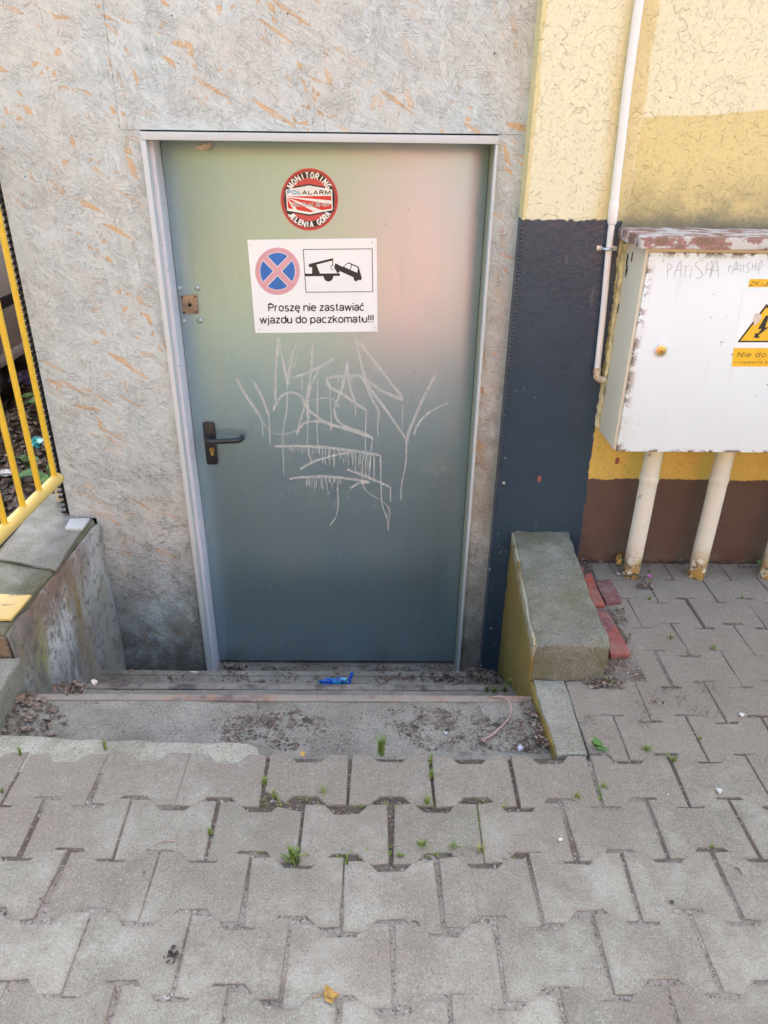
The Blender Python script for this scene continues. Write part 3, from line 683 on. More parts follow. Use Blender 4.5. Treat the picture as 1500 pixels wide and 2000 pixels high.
bk = MB(); bk.prism([(-1.012, 1.42, -.3), (-1.03, 1.715, -.3), (-1.5, 1.715, -.3), (-1.5, 1.42, -.3)], (0, 0, .345), .010, 3, .005, 10, 10)
tag(bk.build('concrete_block', 'kerb'), 'rough grey concrete block below the left side wall', 'block')
m = MB()
top = [(508, 1474), (500, 1458), (486, 1453), (470, 1451), (450, 1449), (420, 1452), (390, 1450), (360, 1449), (330, 1450), (300, 1448), (275, 1446), (250, 1445), (215, 1446), (180, 1443), (150, 1443), (110, 1440), (80, 1438), (50, 1437), (25, 1437), (0, 1436)]
rg = [at_z(x, y+rnd.uniform(-1.5, 1.5), -.003) for x, y in top]+[Vector((-1.35, 1.45, -.003)), Vector((-1.35, 1.33, -.003)), Vector((-.302, 1.33, -.003))]
m.prism(rg, (0, 0, -.035), .0015, 1, .002, 0, 40)
tag(m.build('mortar_strip', 'mortar'), 'ragged pale mortar strip along the front of the top step', 'mortar')

# ================================================================== BOARD CLAD WALL
bw = thing('board_wall', 'whitewashed chipboard clad wall around the steel door', 'wall', (-.2, 2.6, -.6))
DX0, DX1, DZ0, DZ1 = -.664, .340, -.611, 1.378
FX0, FX1, FZ1 = -.692, .350, 1.402
YB = Y_OSB+.022
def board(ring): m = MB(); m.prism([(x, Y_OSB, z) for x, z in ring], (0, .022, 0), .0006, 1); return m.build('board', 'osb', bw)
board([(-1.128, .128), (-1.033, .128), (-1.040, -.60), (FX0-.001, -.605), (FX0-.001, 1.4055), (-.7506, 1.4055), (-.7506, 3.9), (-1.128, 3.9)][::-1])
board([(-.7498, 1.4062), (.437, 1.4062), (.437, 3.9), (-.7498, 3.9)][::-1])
board([(FX1+.001, -.60), (.440, -.60), (.437, 1.4055), (FX1+.001, 1.4055)][::-1])
m = MB(); m.box((-1.11, YB+.045, -.66), (FX0-.004, 12, 3.2)); m.box((FX1+.004, YB+.045, -.66), (.60, 12, 3.2)); m.box((FX0-.004, YB+.045, FZ1+.004), (FX1+.004, 12, 3.2)); m.box((-1.11, YB+.001, 3.91), (.4295, 12, 7.3)); m.box((FX0-.004, 2.66, -.66), (FX1+.004, 12, FZ1))
m.build('backing_wall', 'browncon', bw)
m = MB()      # dimpled drainage membrane showing past the left edge
m.box((-1.150, Y_OSB+.024, .10), (-1.02, Y_OSB+.030, 3.2))
for k in range(150):
    z = .12+k*.0205
    m.box((-1.160-.003*math.sin(k*1.7), Y_OSB+.010, z), (-1.142, Y_OSB+.026, z+.011), .003, 2)
    m.box((-1.140, Y_OSB+.0235, z+.010), (-1.128, Y_OSB+.0245, z+.018))
m.build('drainage_membrane', 'membrane', bw)

# ================================================================== STEEL DOOR
door = thing('steel_door', 'grey galvanised steel door with white graffiti and two notices', 'door', (-.16, 2.53, -.613))
m = MB(); m.box((DX0, Y_DOOR, DZ0), (DX1, Y_DOOR+.045, DZ1), .002, 2); leaf = m.build('door_leaf', 'door', door)
fr = MB()
fr.box((FX0, Y_OSB-.014, -.622), (DX0-.012, Y_OSB+.021, DZ1+.0015), .002, 2)
fr.box((FX0, Y_OSB-.0135, DZ1+.002), (FX1, Y_OSB+.0205, FZ1), .002, 2)
fr.box((DX1+.0015, Y_OSB-.014, -.612), (FX1, Y_OSB+.021, DZ1+.0015), .002, 2)
frame = fr.build('door_frame', 'frame', door)
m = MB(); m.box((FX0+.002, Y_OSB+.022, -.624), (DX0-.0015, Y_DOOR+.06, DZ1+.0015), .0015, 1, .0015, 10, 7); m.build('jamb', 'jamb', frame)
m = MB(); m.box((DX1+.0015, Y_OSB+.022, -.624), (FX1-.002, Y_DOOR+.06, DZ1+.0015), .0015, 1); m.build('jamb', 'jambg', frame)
m = MB(); m.box((FX0+.001, Y_OSB+.022, DZ1+.0022), (FX1-.001, Y_DOOR+.06, FZ1-.001), .0015, 1); m.build('lintel_board', 'frame', frame)
m = MB(); m.box((DX0-.001, Y_DOOR+.05, -.64), (DX1+.001, Y_DOOR+.09, DZ1), 0); m.build('rebate', 'dark', frame)

def dpt(x, y, off=.0): return at_y(x, y, Y_DOOR-off)
# handle
hp = thing_h = None
m = MB(); r_ = [dpt(*q) for q in [(396, 824), (418, 822), (427, 905), (405, 908)]]
c = sum(r_, Vector())/4; hw, hh = .0215, .083
def rrect(c, hw, hh, rad, y, n=4):
    out = []
    for sx, sz, a0 in ((1, 1, 0), (-1, 1, 90), (-1, -1, 180), (1, -1, 270)):
        for k in range(n+1):
            a = R(a0+90*k/n); out.append(Vector((c.x+sx*(hw-rad)+rad*math.cos(a), y, c.z+sz*(hh-rad)+rad*math.sin(a))))
    return out
m.prism(rrect(c, hw, hh, .009, Y_DOOR-.009), (0, .009, 0), .003, 2); hd = m.build('door_handle', 'black', door)
m = MB(); s0 = Vector((c.x-.003, Y_DOOR-.008, c.z+.030))
yl = Y_DOOR-.052
e0 = at_y(462, 861, yl); e0.y = yl
path = smooth_path([s0, s0+Vector((0, -.025, 0)), Vector((s0.x+.004, yl+.006, s0.z-.001)), Vector((s0.x+.020, yl, s0.z-.003)), Vector((e0.x-.02, yl, e0.z)), Vector((e0.x+.004, yl+.004, e0.z)), Vector((e0.x+.014, yl+.018, e0.z+.001)), Vector((e0.x+.015, yl+.032, e0.z+.002))], 5)
m.tube(path, .0098, 14); m.build('lever', 'black', hd)
m = MB(); cc = Vector((c.x+.004, Y_DOOR-.0092, c.z-.028))
def disc(m, c, rx, rz, y, n=24, tone=.5): m.face([Vector((c.x+rx*math.cos(2*math.pi*k/n), y, c.z+rz*math.sin(2*math.pi*k/n))) for k in range(n)], tone)
m.tube([cc+Vector((0, .004, .006)), cc+Vector((0, -.005, .006))], .0085, 18); m.box((cc.x-.005, cc.y-.005, cc.z-.018), (cc.x+.005, cc.y+.003, cc.z+.004), .002, 2)
cy = m.build('key_cylinder', 'brass', hd)
m = MB(); m.box((cc.x-.0012, cc.y-.0058, cc.z+.001), (cc.x+.0012, cc.y-.0049, cc.z+.011)); m.build('keyhole', 'dark', cy)
# auxiliary lock
m = MB(); ring = [dpt(*q, .006) for q in [(352, 577), (384, 576), (387, 613), (357, 614)]]
m.prism(ring, (0, .006, 0), .001, 2); lk = m.build('lock_plate', 'bronze', door)
lc = sum(ring, Vector())/4
m = MB(); m.tube([lc+Vector((0, .001, 0)), lc+Vector((0, -.004, 0))], [.0115, .010], 20); rg_ = m.build('lock_collar', 'bronze', lk)
m = MB(); m.tube([lc+Vector((.002, -.0035, 0)), lc+Vector((.002, -.0046, 0))], .0065, 16); m.build('keyhole', 'dark', rg_)
for q in ring:
    p = lc+(q-lc)*.80; m = MB(); m.tube([p+Vector((0, .001, 0)), p+Vector((0, -.0012, 0))], .0032, 12); m.build('screw', 'dark', lk)
for q in [(350, 563), (386, 562), (359, 627), (391, 626)]:
    p = dpt(*q); m = MB(); m.tube([p+Vector((0, .001, 0)), p+Vector((0, -.002, 0)), p+Vector((0, -.005, 0)), p+Vector((0, -.0065, 0))], [.0095, .0092, .0068, .0025], 18); m.build('rivet', 'rivet', door)
# graffiti strokes (traced where they run across the leaf)
gm = MB()
def gpt(x, y, o): return dpt(330+x/2.542, 500+y/2.542, o)
gk = [0]
def stroke(pts, w):
    gk[0] += 1; o = .0006+.00004*gk[0]
    gm.ribbon([p for p in smooth_path([gpt(x, y, o) for x, y in pts], 5)], w*.00070, (0, -1, 0))
STK = [([(335,605),(380,690),(455,800)],15), ([(455,800),(465,850),(465,900)],6), ([(418,620),(460,700),(497,795)],15), ([(497,795),(500,870),(502,945)],7),
 ([(545,400),(530,580),(527,720)],14), ([(545,405),(570,540),(588,625)],14), ([(588,620),(585,760),(568,860),(565,960),(573,1090)],6), ([(637,440),(610,500),(590,640)],17),
 ([(517,770),(545,710),(590,680),(640,685),(672,712)],13), ([(715,440),(708,560),(690,700),(690,820)],16), ([(690,820),(688,940),(700,1000),(712,1030)],6),
 ([(615,605),(700,575),(770,540),(825,500)],16), ([(660,590),(660,665)],6), ([(745,560),(700,660),(660,790),(635,890)],12), ([(455,800),(500,870),(580,885),(640,860)],5),
 ([(635,885),(660,840),(720,820),(800,835),(1015,905)],13), ([(660,710),(700,770),(800,835),(900,860),(1015,905)],15), ([(780,605),(800,650),(850,680),(980,765)],17),
 ([(780,605),(880,595),(960,597)],14), ([(885,520),(870,620),(820,760)],15), ([(885,520),(895,640),(925,720)],13), ([(925,720),(925,800)],6), ([(820,760),(850,830),(1000,890)],13),
 ([(925,395),(960,560),(1000,690),(1045,775)],14), ([(1045,775),(1035,850),(1042,900)],6), ([(930,410),(1040,550),(1165,710)],15), ([(1165,715),(1060,670),(960,600)],17),
 ([(1163,730),(1155,870)],6), ([(950,600),(1060,740),(1175,905)],14), ([(1325,585),(1260,710),(1200,850),(1178,930)],17), ([(1178,930),(1175,1040),(1155,1130),(1152,1215)],7),
 ([(1385,730),(1300,770),(1240,830),(1215,890)],12), ([(520,945),(700,945),(900,965),(1050,990)],16), ([(1050,985),(1052,1100),(1058,1230),(1085,1310),(1088,1365)],7),
 ([(650,1060),(720,1020),(820,990),(900,975)],14), ([(600,1110),(640,1100),(780,1095),(920,1110),(1000,1125)],15), ([(885,1060),(980,1095),(1105,1150)],15), ([(1100,1150),(1100,1220)],7),
 ([(900,1155),(940,1130),(980,1125)],13), ([(980,1170),(1060,1220),(1095,1260),(1090,1330)],5), ([(835,1150),(840,1200),(835,1280),(800,1340)],7), ([(800,650),(805,780),(805,870)],6),
 ([(980,765),(975,920),(978,1120)],6), ([(740,570),(735,880),(742,940)],6), ([(1010,905),(1000,1000),(990,1120)],6), ([(690,720),(800,705),(850,750)],6), ([(1020,540),(1018,590)],6),
 ([(640,500),(618,560)],8), ([(1020,990),(1018,1130)],6), ([(960,1000),(962,1120),(980,1170)],6)]
for p, w in STK: stroke(p, w)
for k in range(34):
    x = 600+k*12.6+rnd.uniform(-4, 4); y = 945+max(0, (x-700)*.13); stroke([(x, y), (x+rnd.uniform(-1, 1), y+rnd.uniform(18, 95 if 760 < x < 1030 else 45))], rnd.uniform(4, 6.5))
for k in range(17):
    x = 680+k*10.5+rnd.uniform(-3, 3); stroke([(x, 1098), (x, 1098+rnd.uniform(18, 70))], rnd.uniform(4, 6))
for x, y, l in ((840,600,45),(862,598,60),(908,598,40),(870,840,35)): stroke([(x, y), (x, y+l)], 5)
gm.build('graffiti', 'graff', leaf, smooth=False)

# ------------------------------------------------------------------ notices fixed to the door
def zpt(x, y, o): return dpt(470+x/5.172, 300+y/5.172, o)
SO = .0035       # sign sheet thickness
sg = thing('no_stopping_sign', 'white rectangular notice with no stopping disc, tow truck and Polish text', 'sign', dpt(610, 558, .004))
m = MB(); m.prism([dpt(*q, SO) for q in [(483, 468.5), (735.5, 465), (738, 648), (498.5, 651)]], (0, SO-.0005, 0), .0006, 1); m.build('sign_plate', 'signw', sg)
def poly(m, pts, o, mi=0):
    f = m.face([zpt(x, y, o) for x, y in pts], .5, mi)
def ell(cx, cy, rx, ry, a0=0, a1=360, n=40): return [(cx+rx*math.cos(R(a0+(a1-a0)*k/n)), cy+ry*math.sin(R(a0+(a1-a0)*k/n))) for k in range(n if a1-a0 == 360 else n+1)]
m = MB(); cx, cy_, rx, ry = 373, 1188, 226, 239
poly(m, ell(cx, cy_, rx, ry), SO+.0003, 0)
poly(m, ell(cx, cy_, 181, 191), SO+.0006, 1)
poly(m, ell(cx, cy_, 176, 186), SO+.0009, 2)
for dx, dy in ((1, 1), (1, -1)):
    d = Vector((dx*.69, dy*.724)).normalized(); n_ = Vector((-d.y, d.x))
    for hw_, o, mi in ((33, .0012, 1), (27, .0015, 0)):
        a = Vector((cx, cy_)); L = 186
        o2 = o+(.0001 if dy < 0 else 0)
        poly(m, [tuple(a+d*L+n_*hw_), tuple(a-d*L+n_*hw_), tuple(a-d*L-n_*hw_), tuple(a+d*L-n_*hw_)], SO+o2, mi)
m.build('no_stopping_symbol', ['pinkp', 'whitep', 'bluep'], sg, smooth=False)
m = MB()
def line(m, a, b, w, o, mi=0):
    a, b = Vector(a), Vector(b); d = (b-a).normalized(); n_ = Vector((-d.y, d.x))*w/2; poly(m, [tuple(a+n_), tuple(b+n_), tuple(b-n_), tuple(a-n_)], o, mi)
fq = [(632, 968), (1328, 962), (1335, 1395), (660, 1400)]
for k in range(4): line(m, fq[k], fq[(k+1) % 4], 7, SO+.0004+.00005*k)
poly(m, [(645, 1213), (1003, 1210), (1003, 1236), (648, 1240)], SO+.0004)
poly(m, ell(887, 1236, 50, 56, 0, 180, 20), SO+.0005)
poly(m, [(688, 1116), (928, 1057), (933, 1078), (765, 1122), (803, 1216), (722, 1216), (722, 1148), (690, 1146)], SO+.0006)
line(m, (930, 1062), (931, 1130), 9, SO+.0007)
for k in range(9):
    a0, a1 = R(-60-k*26), R(-60-(k+1)*26-4); line(m, (930+19*math.cos(a0), 1150+22*math.sin(a0)), (930+19*math.cos(a1), 1150+22*math.sin(a1)), 6, SO+.0007)
poly(m, [(957, 1107), (1030, 1145), (1088, 1097), (1192, 1142), (1224, 1258), (1216, 1279), (1192, 1276), (1140, 1250), (1003, 1188), (978, 1212), (945, 1150)], SO+.0008)
poly(m, ell(1166, 1262, 24, 27), SO+.0009)
poly(m, [(1043, 1142), (1091, 1108), (1116, 1122), (1104, 1172)], SO+.0011, 1); poly(m, [(1124, 1126), (1184, 1152), (1178, 1204), (1112, 1176)], SO+.0011, 1)
m.build('tow_truck_pictogram', ['ink', 'signw'], sg, smooth=False)
m = MB()
def sline(m, txt, x0, x1, y0, y1, capf, o, bold, mi=0, gap=.24):
    P0, P1 = zpt(x0, y0, o), zpt(x1, y1, o); up = (zpt(x0, y0-capf, o)-P0); up.y = 0; up.x = 0; put_text(m, txt, P0, P1, up, bold, mi=mi, gap=gap)
sline(m, 'Proszę nie zastawiać', 286, 1246, 1592, 1584, 72, SO+.0004, .175, gap=.19)
sline(m, 'wjazdu do paczkomatu!!!', 198, 1340, 1714, 1704, 72, SO+.0004, .175, gap=.19)
m.build('lettering', 'ink', sg, smooth=False)
for q in ((102, 920), (1327, 897), (190, 1773), (1352, 1752)):
    p = zpt(*q, SO); m = MB(); m.tube([p, p+Vector((0, -.0012, 0)), p+Vector((0, -.0018, 0))], [.0032, .0030, .001], 12); m.build('screw', 'steel', sg)

st = thing('alarm_sticker', 'round red and black alarm monitoring sticker with white lettering', 'sticker', dpt(605, 390, .001))
m = MB(); CX, CY = 695, 463
poly(m, ell(CX, CY, 291, 316, n=64), .0006, 0); poly(m, ell(CX, CY, 274, 298, n=64), .0009, 1); poly(m, ell(CX, CY, 268, 292, n=64), .0012, 0)
poly(m, ell(CX, CY, 258, 281, n=64), .0015, 1); poly(m, ell(CX, CY, 212, 220, n=64), .0018, 0)
m.build('disc', ['redd', 'ink'], st, smooth=False)
m = MB(); o = .0021
poly(m, [(444, 352), (690, 306), (937, 350), (942, 580), (696, 630), (458, 586)], o, 1)
poly(m, [(455, 364), (690, 322), (925, 362), (930, 570), (695, 614), (470, 576)], o+.0003, 0)
poly(m, [(467, 432), (914, 427), (917, 474)], o+.0006, 2); poly(m, [(467, 440), (917, 512), (919, 558), (820, 572)], o+.0006, 2)
poly(m, [(470, 446), (742, 587), (700, 592), (575, 571)], o+.0006, 2); poly(m, [(470, 452), (530, 562), (480, 552)], o+.0006, 2)
m.build('banner', ['whitep', 'ink', 'redp'], st, smooth=False)
o2 = .0032
m = MB(); sline(m, 'POL', 475, 608, 409, 409, 36, o2, .24, 1, .3); sline(m, 'ALARM', 626, 904, 411, 411, 36, o2, .24, 0, .3); m.build('lettering', ['ink', 'cyanp'], st, smooth=False)
m = MB(); sline(m, 'TEL:75 64 30 901', 516, 888, 534, 532, 34, o2-.0004, .34, 1, .3); sline(m, 'TEL:75 64 30 901', 516, 888, 534, 532, 34, o2, .13, 0, .3); m.build('lettering', ['ink', 'whitep'], st, smooth=False)
def arc_text(txt, rad, a0, a1, cap, wch, inward):
    m = MB(); n = len(txt)
    for k, ch in enumerate(txt):
        if ch == ' ': continue
        a = R(a0+(a1-a0)*k/(n-1)); wd = wch*(.30 if ch == 'I' else 1.12 if ch in 'MN' else .85 if ch in 'JLE' else 1)
        pc = Vector((CX+rad*math.cos(a), CY+rad*1.085*math.sin(a)))
        out = Vector((math.cos(a), math.sin(a)))*(1 if inward else -1); tan = Vector((-out.y, out.x))
        A_ = zpt(*(pc-tan*wd/2), o2); B_ = zpt(*(pc+tan*wd/2), o2); U = zpt(*(pc+out*cap), o2)-zpt(*pc, o2)
        if ch == 'I': A_ = zpt(*(pc-tan*3), o2); B_ = zpt(*(pc+tan*3), o2)
        put_text(m, ch, A_, B_, U, .25)
    m.build('lettering', 'whitep', st, smooth=False)
arc_text('MONITORING', 200, 214, 327, 56, 30, True)
arc_text('JELENIA GÓRA', 256, 143, 36, 52, 30, False)

# small mud nest under the lintel
m = MB()
for k in range(7):
    p = Vector((-.53+rnd.uniform(-.018, .022), Y_DOOR-.004+rnd.uniform(-.006, .0), 1.362+rnd.uniform(-.004, .006)))
    m.box(p-Vector((.011, .007, .006)), p+Vector((.011, .007, .006)), .003, 2, .003, 2, 40)
tag(m.build('mud_nest', 'stone'), 'small lumpy mud nest in the top corner of the door', 'nest')

# ================================================================== PLASTERED WALL
pw = thing('plastered_wall', 'scratch plastered wall painted cream, yellow, navy and brown', 'wall', (1.5, 2.5, -.6))
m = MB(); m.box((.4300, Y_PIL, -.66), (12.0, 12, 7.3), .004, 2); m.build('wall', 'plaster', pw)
m = MB()
for k in range(74):
    z = .28+k*.0123
    m.box((.4265, Y_PIL-.0035, z), (.4345, Y_PIL+.004, z+.0085), .002, 2, .0012, 0)
m.box((.4258, Y_PIL+.004, -.55), (.4299, Y_PIL+.012, 1.18))
m.build('corner_bead', 'plaster', pw)
# ------------------------------------------------------------------ conduit
cp = thing('conduit_pipe', 'thin white plastic conduit running down beside the cabinet', 'pipe', (.70, 2.33, .68))
yc = 2.328
pts = [Vector((.690, yc, 3.0)), at_y(1249, 0, yc), at_y(1213, 280, yc), at_y(1199, 400, yc)]
for p in pts: p.y = yc
m = MB(); m.tube(smooth_path(pts, 6), .0125, 16); m.build('upper_pipe', 'conduit', cp)
pts2 = [at_y(1196, 425, yc), at_y(1188, 500, yc), at_y(1178, 610, yc), at_y(1166, 725, yc)]
low_ = [p for p in pts2]
m = MB(); m.tube(smooth_path([at_y(1199, 402, yc)]+low_, 6), .0095, 16); m.build('lower_pipe', 'conduit', cp)
m = MB(); a, b = at_y(1200, 392, yc), at_y(1195, 438, yc); m.tube([a, a+(b-a)*.1, a+(b-a)*.9, b], [.0128, .0142, .0142, .0115], 16); m.build('coupling', 'conduit', cp)
e = low_[-1]
m = MB(); m.tube(smooth_path([e+Vector((0, 0, .012)), e, e+Vector((.003, .0, -.018)), e+Vector((.014, .002, -.028)), e+Vector((.03, .004, -.029))], 5), .0118, 16); m.tube([e+Vector((.026, .004, -.029)), e+Vector((.042, .006, -.028))], .008, 12); m.build('elbow', 'pipeend', cp)
cl = at_y(1189, 487, yc-.012)
m = MB(); m.box((cl.x-.030, Y_PIL-.010, cl.z-.007), (cl.x-.013, Y_PIL-.0005, cl.z+.007), .002, 2); m.box((cl.x+.013, Y_PIL-.010, cl.z-.007), (cl.x+.032, Y_PIL-.0005, cl.z+.007), .002, 2)
m.tube(smooth_path([(cl.x-.014, Y_PIL-.006, cl.z), (cl.x-.012, Y_PIL-.028, cl.z), (cl.x, Y_PIL-.036, cl.z), (cl.x+.012, Y_PIL-.028, cl.z), (cl.x+.014, Y_PIL-.006, cl.z)], 5), .0045, 8)
cm = m.build('clamp', 'steel', cp)
for dx in (-.022, .023):
    m = MB(); m.tube([(cl.x+dx, Y_PIL-.009, cl.z), (cl.x+dx, Y_PIL-.0125, cl.z), (cl.x+dx, Y_PIL-.0135, cl.z)], [.0045, .004, .0015], 12); m.build('screw', 'steel', cm)

# ================================================================== ELECTRICAL CABINET
CXL, CXR, CYF, CZ0, CZ1 = .748, 1.52, 2.155, .522, 1.130
cb = thing('electrical_cabinet', 'white metal electrical cabinet with rust chips mounted on the plastered wall', 'cabinet', (1.13, 2.35, .52))
m = MB(); m.box((CXL, CYF+.006, CZ0+.002), (CXR, Y_PIL-.001, CZ1), .003, 2); body = m.build('body', 'cabside', cb)
m = MB(); m.box((CXL+.008, CYF-.004, CZ0), (CXR-.008, CYF+.0045, CZ1-.010), .0025, 2); cdoor = m.build('cabinet_door', 'cabdoor', cb)
m = MB(); m.box((CXL-.030, CYF-.026, CZ1+.001), (CXR+.03, Y_PIL-.001, CZ1+.034), .008, 3, .0025, 14, 11); m.build('cap', 'cap', cb)
m = MB()
for k in range(24):
    z = CZ0+.01+k*.0245; m.box((CXL-.012+rnd.uniform(-.003, .003), Y_PIL-.022, z), (CXL+.002, Y_PIL-.0015, z+.027), .005, 2, .004, 3, 30)
m.build('foam_seal', 'foam', cb)
for zz, yy, rz, ry_ in ((1.075, 2.31, .020, .008), (1.045, 2.30, .018, .007), (1.09, 2.27, .014, .006), (.93, 2.325, .016, .006), (.72, 2.328, .020, .005), (.66, 2.33, .022, .005)):
    m = MB(); m.face([(CXL-.0012, yy+ry_*math.cos(a*.4)*(1+.3*math.sin(a*.9+zz*50)), zz+rz*math.sin(a*.4)) for a in range(16)]); m.build('rust_hole', 'dark', body)
lp = at_y(1290, 684, CYF-.004)
m = MB(); m.tube([lp+Vector((0, .002, 0)), lp+Vector((0, -.003, 0)), lp+Vector((0, -.006, 0)), lp+Vector((0, -.0065, 0))], [.0195, .0195, .0180, .0150], 28, mi=0); lko = m.build('lock', 'steel', cdoor)
m = MB(); m.tube([lp+Vector((0, -.004, 0)), lp+Vector((0, -.0072, 0)), lp+Vector((0, -.0078, 0))], [.0138, .0138, .0125], 24); cyl = m.build('key_cylinder', 'brass', lko)
m = MB(); m.box((lp.x-.0010, lp.y-.0088, lp.z-.008), (lp.x+.0010, lp.y-.0079, lp.z+.001)); m.build('keyhole', 'dark', cyl)
def cpt(x, y, o=.0): return at_y(x, y, CYF-.004-o)
m = MB()      # pencilled word, written twice
def cst(pts, w): gk[0] += 1; m.ribbon(smooth_path([cpt(x, y, .0006+.00003*(gk[0] % 20)) for x, y in pts], 4), w*.0013, (0, -1, 0))
def k4(p): return [(1100+x/3.636, 400+y/3.636) for x, y in p]
for p in ([(742,412),(740,525)], [(742,470),(775,440),(745,415)], [(785,512),(832,395),(835,512)], [(800,465),(835,465)], [(850,440),(905,432)], [(872,440),(862,520)], [(915,440),(900,525)],
          [(1000,400),(965,395),(940,430),(975,470),(990,500),(960,525),(945,515)], [(1025,410),(1012,490)], [(1062,410),(1042,520)], [(1018,462),(1055,455)], [(1045,515),(1088,385),(1105,520)], [(1060,470),(1100,465)],
          [(1178,430),(1175,480)], [(1178,455),(1195,440),(1180,430)], [(1195,495),(1230,400),(1225,470)], [(1205,460),(1240,455)], [(1240,410),(1240,470)], [(1262,425),(1255,480)], [(1245,430),(1290,428)], [(1282,430),(1275,480)],
          [(1330,405),(1300,430),(1320,455),(1310,480),(1295,475)], [(1345,415),(1340,470)], [(1370,410),(1362,470)], [(1342,440),(1370,438)], [(1375,470),(1405,395),(1412,430),(1385,460)], [(1385,490),(1395,450)]):
    cst(k4(p), 1.0)
m.build('pencil_scribble', 'graph', cdoor, smooth=False)
# stickers on the cabinet
def flat(m, pts, o, mi=0): m.face([cpt(x, y, o) for x, y in pts], .5, mi)
l1 = thing('code_label', 'small yellow code label near the top of the cabinet door', 'label', cpt(1490, 553))
m = MB(); flat(m, [(1464.5, 545), (1535, 545), (1533, 560.5), (1461.5, 560.5)], .0008); m.build('sheet', 'yelp', l1, smooth=False)
m = MB(); put_text(m, 'ZK-JG', cpt(1464, 558.5, .0012), cpt(1509, 558.5, .0012), Vector((0, 0, .0125)), .11, .12); m.build('lettering', 'ink', l1, smooth=False)
l2 = thing('voltage_warning_sticker', 'yellow warning triangle with black lightning bolt on the cabinet door', 'sticker', cpt(1497, 640))
m = MB(); flat(m, [(1452, 572), (1565, 572), (1556, 678), (1434, 678)], .0006, 0); flat(m, [(1497.5, 593), (1556, 668.5), (1440, 668.5)], .0010, 1); flat(m, [(1497, 600), (1549.5, 665.5), (1446, 665.5)], .0014, 2)
m.build('sheet', ['signw', 'ink', 'yelp'], l2, smooth=False)
m = MB(); flat(m, [(1496, 616), (1502, 617), (1494, 640), (1503, 638), (1481, 655), (1484, 660), (1472, 660), (1476, 650), (1480, 652), (1488, 642), (1480, 643)], .0018); m.build('lightning_bolt', 'ink', l2, smooth=False)
m = MB(); flat(m, [(1476, 612), (1483, 611), (1488, 618), (1485, 626), (1478, 632), (1473, 636), (1471, 624)], .0021); m.build('torn_patch', 'paper', l2, smooth=False)
l3 = thing('warning_label', 'yellow label reading do not touch in Polish below the triangle', 'label', cpt(1497, 700))
m = MB(); flat(m, [(1433, 680), (1563, 680), (1560, 716), (1429, 716)], .0008); m.build('sheet', 'yelp', l3, smooth=False)
m = MB(); put_text(m, 'Nie dotykać', cpt(1440, 697, .0012), cpt(1546, 697, .0012), Vector((0, 0, .0135)), .13, .12)
put_text(m, 'Urządzenie elektryczne', cpt(1434, 709.5, .0012), cpt(1552, 709.5, .0012), Vector((0, 0, .0066)), .12, .08); m.build('lettering', 'ink', l3, smooth=False)
# ducts
for x, lab in ((.916, 'leftmost cream cable duct pipe under the cabinet'), (1.152, 'middle cream cable duct pipe under the cabinet'), (1.412, 'rightmost peeling cable duct pipe under the cabinet')):
    d = thing('cable_duct', lab, 'pipe', (x, 2.25, 0), 'cable ducts below the cabinet')
    m = MB(); m.tube([(x, 2.25, -.05), (x, 2.25, .0), (x, 2.25, .1), (x+.001, 2.25, .25), (x, 2.25, CZ0+.004)], .0295, 24); m.build('pipe', 'duct', d)
    m = MB(); m.tube([(x, 2.25, .372), (x, 2.25, .378), (x, 2.25, .392), (x, 2.25, .398)], [.0297, .0318, .0318, .0297], 24); m.build('collar', 'duct', d)

# ================================================================== LEFT SIDE: RAILING, CAR, EARTH
rl = thing('yellow_railing', 'yellow painted steel railing with upright bars beside the left wall', 'railing', (-1.15, 1.9, .125))
A, B = at_x(112, 935, -1.14), at_x(0, 1045, -1.14); dd = (B-A).normalized(); P_ = lambda t: A+dd*t
m = MB(); m.tube([P_(-.005), P_(1.3)], .0215, 18); m.build('bottom_rail', 'railt', rl)
m = MB(); m.tube([P_(-.005)+Vector((0, 0, 1.08)), P_(1.3)+Vector((0, 0, 1.08))], .0215, 18); m.build('top_rail', 'railp', rl)
for k in range(9):
    q = P_(.018+k*.128); m = MB(); m.tube([q, q+Vector((0, 0, 1.08))], .0098, 12)
    m.tube([q+Vector((0, 0, .016)), q+Vector((0, 0, .026))], [.0125, .0088], 12); m.build('bar', 'railp', rl)
m = MB(); q = Vector((-1.175, 1.845, .127)); m.tube([q, q+Vector((0, 0, .30))], .016, 14); m.build('post', 'railp', rl)
m = MB(); m.prism([at_z(x, y, .128) for x, y in [(62, 1166), (22, 1213)]]+[Vector((-1.26, 1.782, .128)), Vector((-1.26, 1.912, .128))], (0, 0, .008), .0015, 2, .001, 6, 20); m.build('base_plate', 'plate', rl)
# second short rail stub behind the board edge
p0 = Vector((-1.36, 3.05, .0)); m = MB(); m.tube([p0, p0+Vector((0, 0, .93))], .012, 12)
tag(m.build('yellow_post', 'railp'), 'thin yellow post just behind the edge of the board wall', 'post')
m = MB(); q = at_z(126, 975, .135); m.box((q.x-.022, q.y-.02, .128), (q.x+.018, q.y+.03, .215), .004, 2, .002, 3, 20)
tag(m.build('concrete_stub', 'stub'), 'small cream painted stub beside the board wall edge', 'stub')
m = MB(); q = [at_z(x, y, .137) for x, y in [(138, 1017), (176, 1016), (161, 1037), (127, 1036)]]; m.prism(q, (0, 0, .009), .0012, 2, .0008, 4, 30)
tag(m.build('tile_piece', 'white'), 'broken white tile lying on the left side wall', 'tile')
m = MB(); m.box((-2.05, 1.95, -.12), (-1.305, 2.36, .02), .006, 2, .003, 8, 9)
tag(m.build('paving_slab', 'pink'), 'pinkish concrete slab on the ground behind the left railing', 'slab')
m = MB(); N2 = .05; vv = {}
